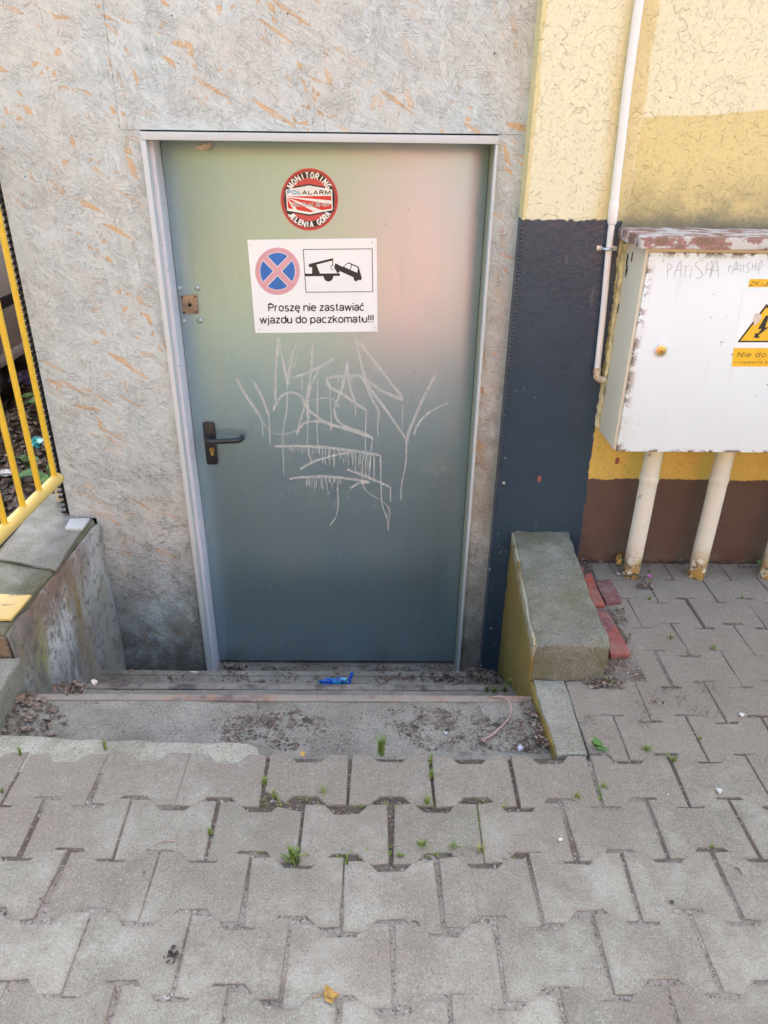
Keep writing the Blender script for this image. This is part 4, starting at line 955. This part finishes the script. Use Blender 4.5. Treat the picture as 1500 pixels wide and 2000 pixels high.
def ev(a, b):
    if (a, b) not in vv:
        x, y = a*N2, b*N2; vv[a, b] = m.bm.verts.new((x, y, -.045+.03*noise.fractal(Vector((x*3, y*3, 0)), 1, 2, 4)))
    return vv[a, b]
for a in range(-120, -22):
    for b in range(47, 190): m.bm.faces.new((ev(a, b), ev(a+1, b), ev(a+1, b+1), ev(a, b+1)))
structure(m.build('soil', 'earth', angle=180))

def leaf_shape(mb, p, size, yaw, tilt, curl, tone, nrm_z=1.):
    """one curled leaf: 2x3 quads folded along its rib"""
    L, W = size, size*rnd.uniform(.42, .7); rot = Matrix.Rotation(yaw, 3, 'Z') @ Matrix.Rotation(tilt, 3, 'X') @ Matrix.Rotation(rnd.gauss(0, .35), 3, 'Y')
    prof = [(-.5, .06), (-.2, .48), (.15, .42), (.5, .03)]
    rows = []
    for t, w in prof:
        zc = curl*L*(t*t)*1.6
        rows.append([Vector((-w*W, t*L, zc+curl*W*.7)), Vector((0, t*L, zc)), Vector((w*W, t*L, zc+curl*W*.7))])
    for k in range(3):
        for j in range(2):
            mb.face([p+rot @ q for q in (rows[k][j], rows[k][j+1], rows[k+1][j+1], rows[k+1][j])], tone)
def in_poly(x, y, P):
    c = False
    for i in range(len(P)):
        (x1, y1), (x2, y2) = P[i-1], P[i]
        if (y1 > y) != (y2 > y) and x < (x2-x1)*(y-y1)/(y2-y1)+x1: c = not c
    return c
def scatter(mb, P, z, n, smin, smax, dark=.5, lift=.006):
    xs = [p[0] for p in P]; ys = [p[1] for p in P]; k = 0; tries = 0
    while k < n and tries < n*30:
        tries += 1; x, y = rnd.uniform(min(xs), max(xs)), rnd.uniform(min(ys), max(ys))
        if not in_poly(x, y, P): continue
        q = at_z(x, y, z); k += 1; s_ = .72*rnd.uniform(smin, smax)
        leaf_shape(mb, q+Vector((0, 0, lift*rnd.random()+.25*s_*.2+.001)), s_, rnd.uniform(0, 6.28), rnd.gauss(0, .35), rnd.uniform(-.15, .3), min(1, max(0, rnd.gauss(dark+.12, .28))))
def crumbs(mb, P, z, n, smin, smax, dark=.3, spread=None):
    xs = [p[0] for p in P]; ys = [p[1] for p in P]; k = 0; tries = 0
    while k < n and tries < n*30:
        tries += 1; x, y = rnd.uniform(min(xs), max(xs)), rnd.uniform(min(ys), max(ys))
        if not in_poly(x, y, P): continue
        q = at_z(x, y, z)
        if noise.fractal(q*16, 1, 2, 3) < rnd.uniform(-.25, .45): continue
        k += 1; s_ = smin+(smax-smin)*rnd.random()**2.2; a = rnd.uniform(0, 6.28); t = min(1, max(0, rnd.gauss(dark+.18, .25)))
        if rnd.random() < .06: s_ *= 2.6
        e1 = Vector((math.cos(a), math.sin(a), rnd.uniform(-.3, .3)))*s_; e2 = Vector((-math.sin(a), math.cos(a), rnd.uniform(-.3, .3)))*s_*rnd.uniform(.2, .7); up = Vector((0, 0, s_*.5))
        mb.face([q-e1, q-e2, q+up], t); mb.face([q-e2, q+e1, q+up], t); mb.face([q+e1, q+e2, q+up], t); mb.face([q+e2, q-e1, q+up], t)
# leaves over the earth behind the railing
m = MB()
for k in range(2600):
    x, y = rnd.uniform(-2.3, -1.16), rnd.uniform(2.42, 4.4)
    z = -.045+.03*noise.fractal(Vector((x*3, y*3, 0)), 1, 2, 4)
    leaf_shape(m, Vector((x, y, z+.012)), rnd.uniform(.03, .075), rnd.uniform(0, 6.28), rnd.gauss(0, .4), rnd.uniform(-.1, .4), min(1, max(0, rnd.gauss(.35, .25))))
tag(m.build('leaf_carpet', 'litter'), 'carpet of brown dead leaves on the earth behind the railing', 'leaves', kind='stuff')
m = MB()
scatter(m, [(15, 1400), (60, 1345), (130, 1400), (135, 1440), (60, 1438), (5, 1436)], -.038, 85, .012, .036, .55, .005)
crumbs(m, [(15, 1400), (60, 1345), (140, 1400), (150, 1440), (60, 1438), (5, 1436)], -.038, 400, .002, .006, .3)
crumbs(m, [(70, 1350), (1030, 1366), (1075, 1462), (560, 1466), (480, 1448), (120, 1440)], -.039, 900, .0012, .0035, .35)
crumbs(m, [(440, 1400), (630, 1385), (640, 1440), (560, 1466), (430, 1446)], -.039, 900, .0015, .006, .25)
scatter(m, [(440, 1410), (630, 1395), (640, 1440), (560, 1466), (430, 1446)], -.038, 50, .008, .022, .3, .004)
crumbs(m, [(760, 1385), (1030, 1375), (1070, 1465), (830, 1466), (780, 1440)], -.039, 1100, .0015, .006, .3)
scatter(m, [(830, 1440), (1050, 1440), (1075, 1470), (860, 1472)], -.036, 70, .008, .024, .42, .006)
scatter(m, [(1015, 1375), (1036, 1372), (1080, 1470), (1050, 1470)], -.036, 90, .010, .026, .4, .02)
crumbs(m, [(1005, 1375), (1036, 1372), (1080, 1470), (1030, 1470)], -.038, 500, .002, .006, .3)
tag(m.build('leaf_litter', 'litter'), 'dead leaves and crumbs of dirt on the top step', 'leaves', kind='stuff')
m = MB()
crumbs(m, [(230, 1308), (940, 1318), (990, 1345), (700, 1336), (160, 1328)], -.398, 900, .002, .007, .3)
crumbs(m, [(650, 1300), (960, 1305), (990, 1335), (640, 1325)], -.398, 900, .002, .008, .2)
scatter(m, [(820, 1316), (965, 1312), (985, 1335), (800, 1330)], -.396, 120, .012, .03, .25, .015)
scatter(m, [(440, 1297), (470, 1297), (475, 1308), (440, 1306)], -.622, 14, .02, .05, .5, .01)
crumbs(m, [(440, 1296), (900, 1297), (930, 1312), (440, 1308)], -.626, 700, .002, .007, .3)
tag(m.build('leaf_litter', 'litter'), 'dark crumbled litter on the lower steps before the door', 'leaves', kind='stuff')
m = MB()
scatter(m, [(1180, 1190), (1215, 1180), (1235, 1240), (1225, 1270), (1200, 1220)], .008, 60, .008, .022, .3, .006)
crumbs(m, [(1170, 1320), (1190, 1280), (1235, 1285), (1225, 1335), (1160, 1340)], .004, 700, .0015, .006, .3)
scatter(m, [(1140, 1330), (1190, 1325), (1230, 1345), (1150, 1345)], .004, 30, .010, .026, .5, .006)
scatter(m, [(1240, 1130), (1268, 1125), (1275, 1150), (1245, 1150)], .006, 45, .012, .032, .6, .018)
scatter(m, [(1130, 1080), (1500, 1085), (1500, 1100), (1135, 1100)], .004, 70, .008, .024, .4, .006)
crumbs(m, [(1130, 1080), (1500, 1088), (1500, 1108), (1135, 1105)], .004, 700, .0015, .006, .3)
crumbs(m, [(1220, 1340), (1400, 1330), (1420, 1400), (1250, 1400)], .002, 260, .0012, .005, .55)
crumbs(m, [(1130, 1395), (1310, 1400), (1300, 1420), (1140, 1420)], .002, 120, .0012, .005, .5)
crumbs(m, [(450, 1555), (560, 1535), (1010, 1545), (1020, 1580), (700, 1590), (520, 1595)], -.004, 1100, .0012, .004, .3)
crumbs(m, [(560, 1650), (960, 1650), (960, 1690), (560, 1690)], -.003, 400, .0012, .0035, .35)
tag(m.build('leaf_litter', 'litter'), 'grit and leaf scraps lying over the paving', 'leaves', kind='stuff')

def car():
    x1, y0, L, Wd = -2.08, 2.95, 4.25, 1.70; x0 = x1-Wd; xc = (x0+x1)/2
    t = thing('parked_car', 'silver parked car seen behind the yellow railing', 'car', (xc, y0+L/2, -.06))
    m = MB(); st_ = [(0, .62, .40, .80), (.06, .74, .30, .92), (.25, .80, .24, .97), (.9, .92, .22, 1.0), (1.3, .98, .22, 1.0), (2.2, 1.0, .22, 1.0), (3.2, 1.02, .22, 1.0), (3.9, 1.0, .24, .98), (4.15, .94, .30, .93), (4.25, .80, .42, .82)]
    rings = []
    for yy, top_, bot, wf in st_:
        hw_ = Wd/2*wf; prof = [(-.90, bot), (-.985, bot+.10), (-1.0, bot+.30), (-.985, top_-.12), (-.93, top_-.02), (-.75, top_), (.75, top_), (.93, top_-.02), (.985, top_-.12), (1.0, bot+.30), (.985, bot+.10), (.90, bot)]
        rings.append([m.bm.verts.new((xc+hw_*a, y0+yy, z)) for a, z in prof])
    for k in range(len(rings)-1):
        for i in range(12): m.bm.faces.new((rings[k][i], rings[k][(i+1) % 12], rings[k+1][(i+1) % 12], rings[k+1][i]))
    m.bm.faces.new(rings[0][::-1]); m.bm.faces.new(rings[-1]); bmesh.ops.recalc_face_normals(m.bm, faces=m.bm.faces[:])
    body_ = m.build('body', 'carp', t, angle=50)
    m = MB(); cab_ = [(1.05, 1.0, 1.0), (1.85, 1.44, .80), (3.1, 1.46, .80), (3.95, 1.03, .96)]; rr_ = []
    for yy, zt, wf in cab_:
        hb = Wd/2*.93; ht = Wd/2*(.93 if zt < 1.1 else .74); zb = .975
        rr_.append([m.bm.verts.new((xc+s_*w_, y0+yy, z_)) for s_, w_, z_ in ((-1, hb, zb), (-1, ht, zt-.02), (-1, ht*.9, zt), (1, ht*.9, zt), (1, ht, zt-.02), (1, hb, zb))])
    for k in range(3):
        for i in range(6): m.bm.faces.new((rr_[k][i], rr_[k][(i+1) % 6], rr_[k+1][(i+1) % 6], rr_[k+1][i]))
    m.bm.faces.new(rr_[0][::-1]); m.bm.faces.new(rr_[-1]); bmesh.ops.recalc_face_normals(m.bm, faces=m.bm.faces[:])
    m.build('greenhouse', 'carp', t)
    for sd in (-1, 1):
        for ya, yb, yc2, yd in ((1.35, 2.42, 2.42, 1.90), (2.52, 3.62, 3.08, 2.52)):
            m = MB(); xs_ = xc+sd*(Wd/2*.93+.006); xt = xc+sd*(Wd/2*.745+.006)
            m.prism([(xs_, y0+ya, 1.0), (xs_, y0+yb, 1.0), (xt, y0+yc2, 1.40), (xt, y0+yd, 1.40)], (-sd*.01, 0, 0)); m.build('window', 'glass', t)
        m = MB(); xs_ = xc+sd*(Wd/2+.004); m.box((min(xs_, xs_-sd*.02), y0+.9, .50), (max(xs_, xs_-sd*.02), y0+3.4, .565), .006, 2); m.build('rub_strip', 'trim', t)
        m = MB(); xs_ = xc+sd*(Wd/2*.985); m.box((min(xs_, xs_-sd*.06), y0+.95, .20), (max(xs_, xs_-sd*.06), y0+3.3, .265), .02, 2); m.build('sill', 'carp', t)
        for yw in (.78, 3.38):
            m = MB(); cx_ = xc+sd*(Wd/2-.09); m.tube([(cx_-sd*.10, y0+yw, .24), (cx_+sd*.07, y0+yw, .24), (cx_+sd*.095, y0+yw, .24)], [.30, .30, .26], 32); wh = m.build('wheel', 'rubber', t)
            m = MB(); m.tube([(cx_+sd*.05, y0+yw, .24), (cx_+sd*.099, y0+yw, .24), (cx_+sd*.105, y0+yw, .24)], [.20, .19, .05], 24); m.build('rim', 'steel', wh)
        m = MB(); m.box((xc+sd*.72-.10, y0-.004, .58), (xc+sd*.72+.08, y0+.05, .70), .02, 2); m.build('tail_lamp', 'lamp', t)
    m = MB(); m.prism([(xc-.62, y0+1.08, 1.03), (xc+.62, y0+1.08, 1.03), (xc+.55, y0+1.80, 1.415), (xc-.55, y0+1.80, 1.415)], (0, -.012, .012)); m.build('window', 'glass', t)
    m = MB(); m.prism([(xc-.62, y0+3.92, 1.05), (xc+.62, y0+3.92, 1.05), (xc+.55, y0+3.16, 1.44), (xc-.55, y0+3.16, 1.44)], (0, .012, .012)); m.build('window', 'glass', t)
car()

# litter and plants behind the railing
def crumple(name, mat, p, sx, sy, sz, seed, label, cat):
    m = MB(); tb = bmesh.new(); bmesh.ops.create_icosphere(tb, subdivisions=3, radius=1)
    for v in tb.verts:
        d_ = 1+.55*noise.fractal(v.co*2.2+Vector((seed, seed*2, 0)), 1, 2, 4); v.co = Vector((v.co.x*sx*d_, v.co.y*sy*d_, max(-.2*sz, v.co.z*sz*d_)))
    m.merge(tb, mat=Matrix.Translation(Vector(p)))
    mats = mat if isinstance(mat, list) else [mat]
    if len(mats) > 1:
        for f in m.bm.faces:
            if noise.noise(f.calc_center_median()*60+Vector((seed, 0, 0))) > .12: f.material_index = 1
    return tag(m.build(name, mats, angle=20), label, cat)
crumple('plastic_bag', 'teal', at_z(72, 868, -.02), .035, .06, .03, 3, 'crumpled teal plastic on the leaves behind the railing', 'litter')
crumple('plastic_bag', 'cig', at_z(92, 862, -.02), .022, .05, .02, 13, 'grey clear plastic scrap next to the teal plastic', 'litter')
crumple('wrapper', 'purple', at_z(48, 742, -.02), .09, .06, .05, 5, 'crumpled purple wrapper under the parked car', 'litter')
crumple('paper_scrap', 'white', at_z(6, 925, -.02), .05, .025, .015, 8, 'torn white paper on the leaves at the left edge', 'litter')
def plant(p, n, h, size, label, tone0=.5, mat='green'):
    m = MB(); p = Vector(p)
    st_ = MB()
    for k in range(n):
        a = rnd.uniform(0, 6.28); hh_ = h*rnd.uniform(.4, 1); tip = p+Vector((math.cos(a)*h*.35, math.sin(a)*h*.35, hh_))
        st_.tube([p, (p+tip)/2+Vector((0, 0, h*.1)), tip], .0014, 5)
        leaf_shape(m, tip, size*rnd.uniform(.7, 1.2), a+1.57, rnd.gauss(-.2, .3), -.12, min(1, max(0, rnd.gauss(tone0, .25))))
    t = thing('weed_plant', label, 'plant', p); m.build('leaves', mat, t); st_.build('stem', mat, t); return t
plant(at_z(90, 985, -.03), 9, .20, .10, 'leafy green weed growing beside the left wall top')
plant(at_z(60, 925, -.03), 6, .10, .075, 'small green weed between the railing bars')
plant(at_z(72, 800, -.03), 6, .10, .07, 'low green weed in the leaves farther from the railing')
# ================================================================== LOOSE THINGS
def slab_px(name, pts, z, th, mat, label, cat, group=None):
    m = MB(); m.prism([at_z(x, y, z) for x, y in pts], (0, 0, -th), .0025, 2, .0015, 4, 25); return tag(m.build(name, mat), label, cat, group)
slab_px('brick', [(1139, 1131), (1160, 1131), (1182, 1182), (1157, 1181)], .018, .05, 'brickr', 'short orange red brick against the right pit wall', 'brick', 'loose red bricks by the pit wall')
slab_px('brick', [(1163, 1134), (1194, 1131), (1215, 1172), (1184, 1177)], .018, .05, 'brickm', 'dark maroon brick next to the orange red brick', 'brick', 'loose red bricks by the pit wall')
slab_px('brick', [(1161, 1192), (1188, 1194), (1233, 1275), (1194, 1279)], .024, .05, 'brickc', 'longest maroon and red brick beside the front corner of the pit wall', 'brick', 'loose red bricks by the pit wall')
slab_px('brick_shard', [(1131, 1104), (1141, 1107), (1139, 1124), (1132, 1120)], .030, .04, 'brickr', 'small upright orange brick shard behind the bricks', 'brick')
slab_px('brick_shard', [(1141, 1122), (1157, 1118), (1158, 1130), (1143, 1132)], .024, .04, 'brickr', 'flat orange brick shard beside the upright shard', 'brick')
cr = crumple('candy_wrapper', ['wrapb', 'wrapc'], at_z(654, 1333, -.385)+Vector((0, 0, .0)), .050, .020, .015, 11, 'crumpled blue and cyan sweet wrapper on the lower step', 'litter')
m = MB()
for k in range(5):
    q = at_z(684+rnd.uniform(-3, 3), 1330-k*2.0, -.38)+Vector((0, 0, k*.004)); m.box(q-Vector((.006, .003, .003)), q+Vector((.006, .003, .004)), 0, 2, .003, 2, 60)
m.build('twist', 'wrapb', cr)
m = MB(); wp = [(963, 1361), (985, 1366), (996, 1380), (997, 1395), (985, 1418), (962, 1437), (940, 1448)]
m.tube(smooth_path([at_z(x, y, -.034)+Vector((0, 0, .012*math.sin(i*1.1)**2)) for i, (x, y) in enumerate(wp)], 6), .0021, 8)
tag(m.build('wire', 'wire'), 'curved pinkish piece of wire on the top step', 'wire')
def flake(name, mat, x, y, z, s_, label, cat, n=7, th=.003, sy=1.):
    m = MB(); q = at_z(x, y, z); pts = []
    for k in range(n):
        a = 2*math.pi*k/n; r_ = .8*s_*rnd.uniform(.6, 1.1); pts.append(q+Vector((r_*math.cos(a), sy*r_*math.sin(a), .0005)))
    m.prism(pts, (0, 0, th), th*.3, 1, th*.35, 2, 60); return tag(m.build(name, mat), label, cat)
flake('plastic_scrap', 'cig', 871, 1433, -.038, .009, 'small grey plastic scrap in the middle of the top step', 'litter', 5)
flake('plastic_scrap', 'cig', 1017, 1464, -.030, .011, 'crumpled clear plastic scrap at the corner of the kerb', 'litter', 8, .010)
flake('wood_chip', 'stone', 379, 1314, -.40, .026, 'pale flat wood chip at the foot of the board wall', 'wood chip', 6, .006, .35)
cr2 = MB()
for k in range(26):
    q = at_z(150+rnd.gauss(0, 12), 1352-rnd.random()*8, -.04)+Vector((0, 0, rnd.random()*.016)); leaf_shape(cr2, q, rnd.uniform(.018, .04), rnd.uniform(0, 6.28), rnd.gauss(0, .5), .4, rnd.uniform(.5, 1))
tag(cr2.build('dry_leaf_clump', 'litter'), 'crumpled dry leaf clump on the left end of the rusty step edge', 'leaf')
flake('paper_scrap', 'stone', 185, 1337, -.035, .016, 'pale crumpled paper at the left end of the step', 'litter', 7, .014)
for x, y, s_, lab in ((1448, 1397, .011, 'largest white paper scrap on the right paving'), (1403, 1546, .012, 'white scrap in the right paving joint'), (1095, 1641, .007, 'grey white bird dropping on a paver'), (1304, 1554, .004, 'small white pebble right of the kerb joint'), (1212, 1228, .010, 'white pebble among the debris beside the red bricks'), (1208, 1122, .010, 'pale stone at the foot of the left duct')):
    flake('paper_scrap' if 'scrap' in lab else 'pebble', 'white' if 'white' in lab else 'stone', x, y, .003, s_, lab, 'litter' if 'scrap' in lab or 'dropping' in lab else 'pebble', 7, .005)
for x, y, s_, lab in ((281, 1704, .007, 'small reddish stone on a left paver'), (1312, 1763, .006, 'dark pebble on the right foreground paver'), (79, 1757, .005, 'pinkish petal with a stem on the left paving'), (10, 1786, .007, 'grey stone chip at the left edge')):
    flake('pebble', 'brickm' if 'red' in lab or 'pink' in lab else 'mud', x, y, .003, s_, lab, 'pebble', 6, .004)
fl = MB()
for k in range(7):
    q = at_z(643+rnd.uniform(-8, 8), 1942+rnd.uniform(-10, 10), .004)
leaf_shape(fl, at_z(643, 1943, .006), .034, .4, .1, .18, .8); leaf_shape(fl, at_z(650, 1945, .007), .026, 1.6, -.1, .2, .9)
fl.tube(smooth_path([at_z(636, 1940, .006), at_z(622, 1944, .006), at_z(610, 1951, .004)], 4), .0008, 6)
tag(fl.build('fallen_leaf', 'yleaf'), 'single ochre leaf with a stalk on the front paving', 'leaf')
fl = MB()
for k in range(40): leaf_shape(fl, at_z(338+rnd.gauss(0, 7), 1862+rnd.gauss(0, 9), .003), rnd.uniform(.004, .010), rnd.uniform(0, 6.28), rnd.gauss(0, .4), .2, .2)
tag(fl.build('mud_clod', 'mud'), 'dark squashed mud clod on the left foreground paver', 'dirt')
for x0_, y0_, x1_, y1_, lab in ((805, 1800, 820, 1808, 'tiny twig on the centre foreground paver'), (1434, 1694, 1449, 1708, 'thin twig on the right foreground paver'), (298, 1650, 343, 1642, 'thin curved dry stalk on the left paver'), (1185, 1474, 1200, 1489, 'short twig in the joint right of the kerb'), (800, 1415, 835, 1395, 'dry twig on the top step')):
    m = MB(); zz = -.036 if 'step' in lab else .003; a, b = at_z(x0_, y0_, zz), at_z(x1_, y1_, zz); m.tube(smooth_path([a, (a+b)/2+Vector((.001, .004, .002)), b], 4), .0011, 6); tag(m.build('twig', 'wire' if 'stalk' in lab else 'mud'), lab, 'twig')
flake('petal', 'pinkpetal', 1268, 1126, .02, .011, 'magenta petal in the leaves beside the left duct', 'petal', 8, .003)
flake('fallen_leaf', 'yleaf', 591, 1473, -.006, .012, 'small yellow leaf in the hole before the top step', 'leaf', 6, .003)
fl = MB()
for k in range(5): leaf_shape(fl, at_z(1212+rnd.gauss(0, 4), 1092+rnd.gauss(0, 5), .02)+Vector((0, 0, rnd.random()*.02)), rnd.uniform(.03, .045), rnd.uniform(0, 6.28), rnd.gauss(.6, .4), .3, .9)
tag(fl.build('fallen_leaf', 'yleaf'), 'orange brown leaf behind the leftmost duct', 'leaf')
for (x, y), lab in (((1053, 935), 'small orange chip stuck on the navy paint'), ((1205, 900), 'orange chip stuck on the yellow paint below the cabinet')):
    q = at_y(x, y, Y_PIL); m = MB(); m.prism([q+Vector((dx, -.003, dz)) for dx, dz in ((-.005, -.012), (.006, -.010), (.007, .008), (.001, .014), (-.006, .008))], (0, .0028, 0), .001, 1); tag(m.build('paint_chip', 'brickr'), lab, 'chip')

# ================================================================== ACROSS THE STREET (mirrored in the door)
ob = thing('apartment_building', 'ochre and salmon plastered building behind the viewer, pale green parts added for bounce light', 'building', (1.0, -11, 0))
m = MB(); m.box((-14, -16, -.2), (.7, -9, 4.6), .02, 1); m.build('ochre_wall', 'ochre', ob)
m = MB(); m.box((-14, -16, 4.602), (.7, -9, 6.8), .02, 1); m.box((.702, -15.9, 4.602), (14, -8.9, 6.79), .02, 1); m.box((4.802, -15.9, -.2), (14, -8.9, 4.6), .02, 1); m.build('green_bounce_wall', 'bouncegreen', ob)  # unseen pale green walls added so their bounce offsets the pink cast
m = MB(); m.box((.702, -15.9, -.2), (4.8, -8.9, 4.6), .02, 1); m.build('salmon_wall', 'salmon', ob)
m = MB(); m.prism([(-14.3, -8.6, 6.805), (14.3, -8.6, 6.805), (14.3, -12.5, 8.8), (-14.3, -12.5, 8.8)], (0, 0, .12)); m.prism([(-14.3, -16.4, 6.805), (14.3, -16.4, 6.805), (14.3, -12.51, 8.8), (-14.3, -12.51, 8.8)], (0, 0, .12)); m.build('roof', 'brickr', ob)
for fl_ in range(2):
    for k in range(8):
        x = -11.6+k*3.05; z = 1.9+fl_*2.6; yf = -9 if x < 0 else -8.9
        m = MB(); m.box((x, yf-.02, z), (x+1.15, yf+.015, z+1.4), .01, 1); wf = m.build('window', 'frame', ob)
        m = MB(); m.box((x+.07, yf+.01, z+.07), (x+1.08, yf+.025, z+1.33)); m.build('pane', 'glass', wf)
m = MB(); m.box((.25, -8.89, -.135), (2.6, -2.0, -.03)); structure(m.build('red_paved_path', 'pinkpave'))
m = MB(); m.box((-14, -8.99, -.135), (.248, -2.0, -.03)); m.box((2.602, -8.89, -.135), (14, -2.0, -.03)); structure(m.build('bounce_lawn', 'bouncelawn'))  # unseen lawn, tinted olive so light bounced off it balances the magenta
def crown_tree(x, y, h, rad, label):
    t = thing('street_tree', label, 'tree', (x, y, -.14), 'trees across the street')
    m = MB(); m.tube([(x, y, -.16), (x+.03, y, h*.25), (x-.05, y+.04, h*.55), (x+.05, y, h*.85)], [.16, .13, .09, .03], 12)
    for k in range(7):
        a = k*.9; b = Vector((x, y, h*(.35+.06*k))); m.tube([b, b+Vector((math.cos(a)*rad*.4, math.sin(a)*rad*.4, .5)), b+Vector((math.cos(a)*rad*.75, math.sin(a)*rad*.75, .8))], [.05, .035, .012], 7)
    m.build('trunk', 'bark', t); m = MB()
    cl = [(Vector((x+rnd.gauss(0, rad*.42), y+rnd.gauss(0, rad*.42), h*.62+rnd.gauss(0, h*.17))), rnd.uniform(.35, .7)) for _ in range(26)]
    for k in range(2600):
        c_, r_ = rnd.choice(cl); p = c_+Vector((rnd.gauss(0, 1), rnd.gauss(0, 1), rnd.gauss(0, .8)))*r_*.6; s_ = rnd.uniform(.07, .15)
        d1 = Vector((rnd.gauss(0, 1), rnd.gauss(0, 1), rnd.gauss(0, .6))).normalized(); d2 = d1.orthogonal().normalized()
        m.face([p-d1*s_, p+d2*s_*.5, p+d1*s_, p-d2*s_*.5], min(1, max(0, rnd.gauss(.5, .25))))
    m.build('crown', 'foliage', t, smooth=False)
crown_tree(-6.5, -6.5, 6.0, 2.0, 'broad street tree across the street behind the viewer')
crown_tree(7.5, -6.0, 5.2, 1.8, 'smaller street tree before the salmon wall across the street')

# grass
def tuft(mb, p, n, h, spread, tone=.5):
    p = Vector(p)
    for k in range(n):
        a = rnd.uniform(0, 6.28); hh_ = 1.25*h*rnd.uniform(.5, 1.15); ln = rnd.uniform(.2, 1.0)*spread; d = Vector((math.cos(a), math.sin(a), 0)); sd_ = Vector((-d.y, d.x, 0)); w = rnd.uniform(.0009, .0018)
        b = p+Vector((rnd.gauss(0, spread*.15), rnd.gauss(0, spread*.12), 0)); t_ = min(1, max(0, rnd.gauss(tone, .22)))
        mid = b+d*ln*.35+Vector((0, 0, hh_*.65)); tip = b+d*ln+Vector((0, 0, hh_*rnd.uniform(.75, 1)))
        mb.face([b-sd_*w, b+sd_*w, mid+sd_*w*.85, mid-sd_*w*.85], t_); mb.face([mid-sd_*w*.85, mid+sd_*w*.85, tip], t_)
GR = 'grass tufts in the paving joints'
for x, y, n, h, sp, tn, lab in (
    (745, 1474, 46, .055, .026, .4, 'tallest grass tuft at the front of the top step'), (572, 1684, 60, .040, .032, .35, 'bushy green grass tuft in the second paving joint'),
    (518, 1533, 12, .022, .016, .6, 'small tuft at the left end of the wide joint'), (535, 1558, 14, .026, .022, .65, 'sparse tuft in the dark hole of the wide joint'),
    (632, 1552, 8, .030, .032, .6, 'leaning grass blades in the wide joint left of centre'), (832, 1572, 22, .026, .022, .45, 'green tuft below the upright joint right of centre'),
    (842, 1520, 30, .022, .012, .5, 'narrow grass line in the upright joint right of centre'), (825, 1655, 24, .020, .024, .5, 'flat tuft in the second joint right of centre'),
    (782, 1675, 16, .018, .020, .5, 'low tuft at the centre of the second joint'), (886, 1657, 16, .018, .022, .6, 'yellowish tuft in the second joint farther right'),
    (940, 1665, 12, .026, .018, .7, 'yellow green tuft at the right end of the second joint'), (410, 1630, 14, .018, .014, .55, 'small tuft in a left upright joint'),
    (42, 1478, 16, .030, .014, .45, 'grass tuft at the left end of the mortar strip'), (206, 1465, 8, .034, .012, .4, 'grass sprig growing through the mortar strip'),
    (6, 1550, 14, .022, .014, .55, 'grass tuft at the left edge of the paving'), (1126, 1560, 14, .022, .016, .6, 'pale tuft in the joint below the kerb'),
    (1313, 1488, 18, .022, .022, .5, 'tuft on the paving right of the kerb'), (1262, 1468, 20, .018, .022, .4, 'low green weed on the paving right of the kerb'),
    (1180, 1540, 14, .018, .014, .6, 'thin tuft in the upright joint right of the kerb'), (1392, 1270, 16, .022, .022, .5, 'tuft in the joint right of the red bricks'),
    (1310, 1250, 12, .022, .018, .5, 'tuft in the upright joint beside the red bricks'), (1267, 1173, 12, .022, .018, .55, 'small tuft in front of the leftmost duct'),
    (1448, 1172, 10, .022, .018, .55, 'pale tuft between the right ducts'), (1190, 1338, 14, .018, .016, .6, 'tuft at the front corner of the pit wall'),
    (1390, 1657, 10, .014, .012, .6, 'tiny tuft in a right foreground joint'), (678, 1690, 8, .03, .008, .6, 'thin sprig in the centre upright joint'), (1365, 1446, 12, .012, .016, .4, 'tiny weed on the far right paver')):
    m = MB(); q = at_z(x, y, -.004); tuft(m, q, n, h, sp, tn); tag(m.build('grass_tuft', 'grass', smooth=False), lab, 'grass', GR)
plant(at_z(1172, 1464, 0), 8, .030, .026, 'small leafy seedling at the corner of the kerb', .6)
plant(at_z(958, 1312, -.62), 16, .10, .030, 'dark green weed in the corner below the navy wall', .3)
plant(at_z(1495, 1112, 0), 7, .06, .04, 'green weed at the foot of the rightmost duct', .7)
m = MB()
for k in range(230):
    r_ = rnd.choice([(480, 1010, 1566, 12), (560, 960, 1664, 12), (838, 848, 1515, 40), (1165, 1182, 1530, 38), (928, 942, 1610, 40)])
    if r_[1]-r_[0] > 100: q = at_z(rnd.uniform(r_[0], r_[1]), r_[2]+rnd.choice([-1, 1])*r_[3]*rnd.uniform(.5, 1.1), -.006)
    else: q = at_z(rnd.uniform(r_[0], r_[1]), r_[2]+rnd.uniform(-1, 1)*r_[3], -.006)
    if noise.noise(q*14) > -.05: tuft(m, q, 5, .0065, .007, .62)
for x, y in [(965, 1352), (985, 1350), (995, 1340), (950, 1350)]: tuft(m, at_z(x, y, -.215), 22, .022, .02, .3)
for k in range(110): tuft(m, at_z(rnd.uniform(500, 1010), rnd.choice([1562, 1572, 1662, 1676])+rnd.gauss(0, 4), -.006), 3, .010, .01, .6)
tag(m.build('joint_moss', 'grass', smooth=False), 'sparse moss and tiny weeds in the joints', 'moss', kind='stuff')
